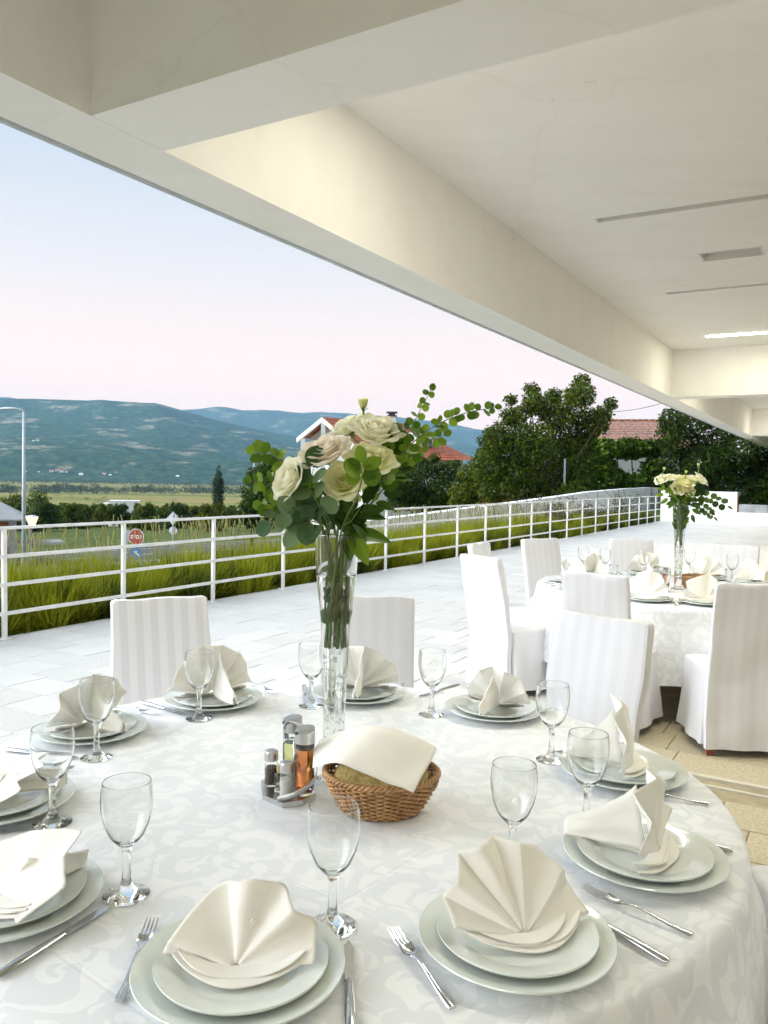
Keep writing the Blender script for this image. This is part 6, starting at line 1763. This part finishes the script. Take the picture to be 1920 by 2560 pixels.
# ------------------------------------------------------------------ lamps, signs, poles, wire
def street_lamp(top, base_z, label):
    x, y, z = top
    l = empty('street_lamp', (x, y, base_z)); tag(l, label, 'street lamp', 'tall grey street lamps')
    H = z - base_z
    MB().tube([(0, 0, 0), (0, 0, H*.5), (0, 0, H)], [.13, .105, .075], 12).build('pole', M['galvanised'], l)
    MB().tube(curve([(.05, 0, H + .02), (-.2, 0, H + .12), (-.75, 0, H + .16)], 8), .05, 8).build('arm', M['galvanised'], l)
    def head(i, j):
        a = 2*math.pi*i; r_ = math.sin(math.pi*(.06 + .9*j)) ** .5
        return (-.30 - 1.05*j, .19*r_*math.cos(a), H + .13 + .10*r_*math.sin(a)*(1.2 if math.sin(a) > 0 else .6))
    MB().grid(14, 10, head, wrap=True).build('lamp_head', M['galvanised'], l)
p_ = pxz(52, 1030, 45); street_lamp((p_[0] + .15, 45, p_[2]), -4.7, 'tall grey street lamp at the left picture edge')
p_ = pxz(633, 1133, 122); street_lamp((p_[0], 122, p_[2]), ground_z(p_[0], 122) - .3, 'smaller distant street lamp left of the bouquet')
emit_mat('lantern_glow', (1.0, 0.74, 0.40), 0.42)
lx, ly, lz = pxz(79, 1299, 30)
ln = empty('lantern_post', (lx, ly, -4.6)); tag(ln, 'lit lantern on a dark post at the lower left roadside', 'lantern')
hL = lz + 4.6
MB().tube([(0, 0, 0), (0, 0, .5), (0, 0, .52), (0, 0, hL - .30)], [.075, .075, .05, .04], 10).build('post', M['dark_metal'], ln)
MB().lathe([(0, hL - .30), (.10, hL - .28), (.115, hL - .24), (0, hL - .23)], 16).build('collar', M['dark_metal'], ln)
MB().lathe([(.11, hL - .23), (.245, hL + .10), (.235, hL + .10), (.10, hL - .22)], 6).build('lantern_glass', M['lantern_glow'], ln, smooth=False)
MB().lathe([(.255, hL + .10), (.255, hL + .115), (.10, hL + .16), (0, hL + .17)], 6).build('lantern_cap', M['fixture_white'], ln, smooth=False)
simple('sign_red', (0.42, 0.025, 0.03), rough=0.5, var=0.08)
simple('sign_white', (0.78, 0.78, 0.78), rough=0.5, var=0.05)
simple('sign_blue', (0.02, 0.16, 0.48), rough=0.5, var=0.08)
simple('sign_back', (0.45, 0.47, 0.50), rough=0.5, var=0.08)
def text(s, size, m, parent, loc, rot, name='lettering'):
    c = bpy.data.curves.new(name, 'FONT'); c.body = s; c.size = size; c.align_x = 'CENTER'; c.align_y = 'CENTER'; c.extrude = .004; c.offset = .008
    o = bpy.data.objects.new(name, c); COL.objects.link(o); dg = bpy.context.evaluated_depsgraph_get()
    me = bpy.data.meshes.new_from_object(o.evaluated_get(dg)); bpy.data.objects.remove(o)
    me.materials.clear(); me.materials.append(m)
    return inst(name, me, parent, loc=loc, rot=rot)
def ngon(n, r, a0=0): return [(r*math.cos(a0 + 2*math.pi*k/n), r*math.sin(a0 + 2*math.pi*k/n)) for k in range(n)]
RX = Matrix.Rotation(R(90), 4, 'X')
sx_, sy_, sz_ = pxz(341, 1343, 42)
sg = empty('stop_sign', (sx_, sy_, -4.6)); tag(sg, 'red octagonal STOP sign with a blue round sign below', 'sign')
sg.rotation_euler = (0, 0, R(-14))
zc = sz_ + 4.6
MB().tube([(0, .03, 0), (0, .03, zc + .35)], .03, 8).build('post', M['galvanised'], sg)
MB().prism(ngon(8, .47, R(22.5)), 0, .015, Matrix.Translation((0, -.01, zc)) @ RX).build('border', M['sign_white'], sg, smooth=False)
MB().prism(ngon(8, .43, R(22.5)), 0, .004, Matrix.Translation((0, -.026, zc)) @ RX).build('face', M['sign_red'], sg, smooth=False)
text('STOP', .27, M['sign_white'], sg, (0, -.032, zc - .0), (R(90), 0, 0))
zb_ = pxz(341, 1384, 42)[2] + 4.6
MB().prism(ngon(28, .34), 0, .015, Matrix.Translation((0, -.01, zb_)) @ RX).build('blue_disc', M['sign_blue'], sg, smooth=False)
arrow = [(-.02, -.22), (.06, -.22), (.06, .02), (.14, .02), (.02, .17), (-.10, .02), (-.02, .02)]
MB().prism([(x*math.cos(.9) - y*math.sin(.9), x*math.sin(.9) + y*math.cos(.9)) for x, y in arrow], 0, .004, Matrix.Translation((0, -.027, zb_)) @ RX).build('arrow', M['sign_white'], sg, smooth=False)
bx_, by_, bz_ = pxz(317, 1340, 43)
s2 = empty('round_sign', (bx_, by_, -4.6)); tag(s2, 'grey back of a round road sign left of the stop sign', 'sign')
MB().tube([(0, .03, 0), (0, .03, bz_ + 4.6 + .3)], .03, 8).build('post', M['galvanised'], s2)
MB().prism(ngon(28, .33), 0, .015, Matrix.Translation((0, 0, bz_ + 4.6)) @ RX).build('plate', M['sign_back'], s2, smooth=False)
for d in (-.12, .12): MB().box(-.25, .25, -.04, -.015, bz_ + 4.6 + d - .015, bz_ + 4.6 + d + .015).build('bracket', M['galvanised'], s2, smooth=False)
dx_, dy_, dz_ = pxz(432, 1296, 60)
s3 = empty('priority_sign', (dx_, dy_, -4.8)); tag(s3, 'diamond sign over a round sign seen from behind, on one post', 'sign')
MB().tube([(0, 0, 0), (0, 0, dz_ + 4.8 + .5)], .035, 8).build('post', M['galvanised'], s3)
MB().prism(ngon(4, .50), 0, .015, Matrix.Translation((0, .06, dz_ + 4.8)) @ RX).build('diamond_plate', M['sign_white'], s3, smooth=False)
MB().prism(ngon(24, .30), 0, .015, Matrix.Translation((0, .06, dz_ + 4.8 - .92)) @ RX).build('round_plate', M['sign_white'], s3, smooth=False)
mp_ = pxz(1409, 1150, 37)
mp = empty('metal_pole', (mp_[0], 37, -2.5)); tag(mp, 'thin grey metal pole before the fruit tree', 'pole')
MB().tube([(0, 0, 0), (0, 0, mp_[2] + 2.5)], .05, 8).build('pole', M['galvanised'], mp)
MB().lathe([(.055, mp_[2] + 2.5), (.055, mp_[2] + 2.54), (0, mp_[2] + 2.56)], 10).build('pole_cap', M['galvanised'], mp)
wa, wb_ = Vector(pxz(1500, 1031, 56)), Vector(pxz(1720, 985, 40))
mb = MB(); mb.tube([wa.lerp(wb_, k/16) - Vector((0, 0, .25*math.sin(math.pi*k/16))) for k in range(17)], .018, 5)
wr_ = mb.build('power_line', M['dark_metal']); tag(wr_, 'thin dark power line above the tiled roof', 'cable')
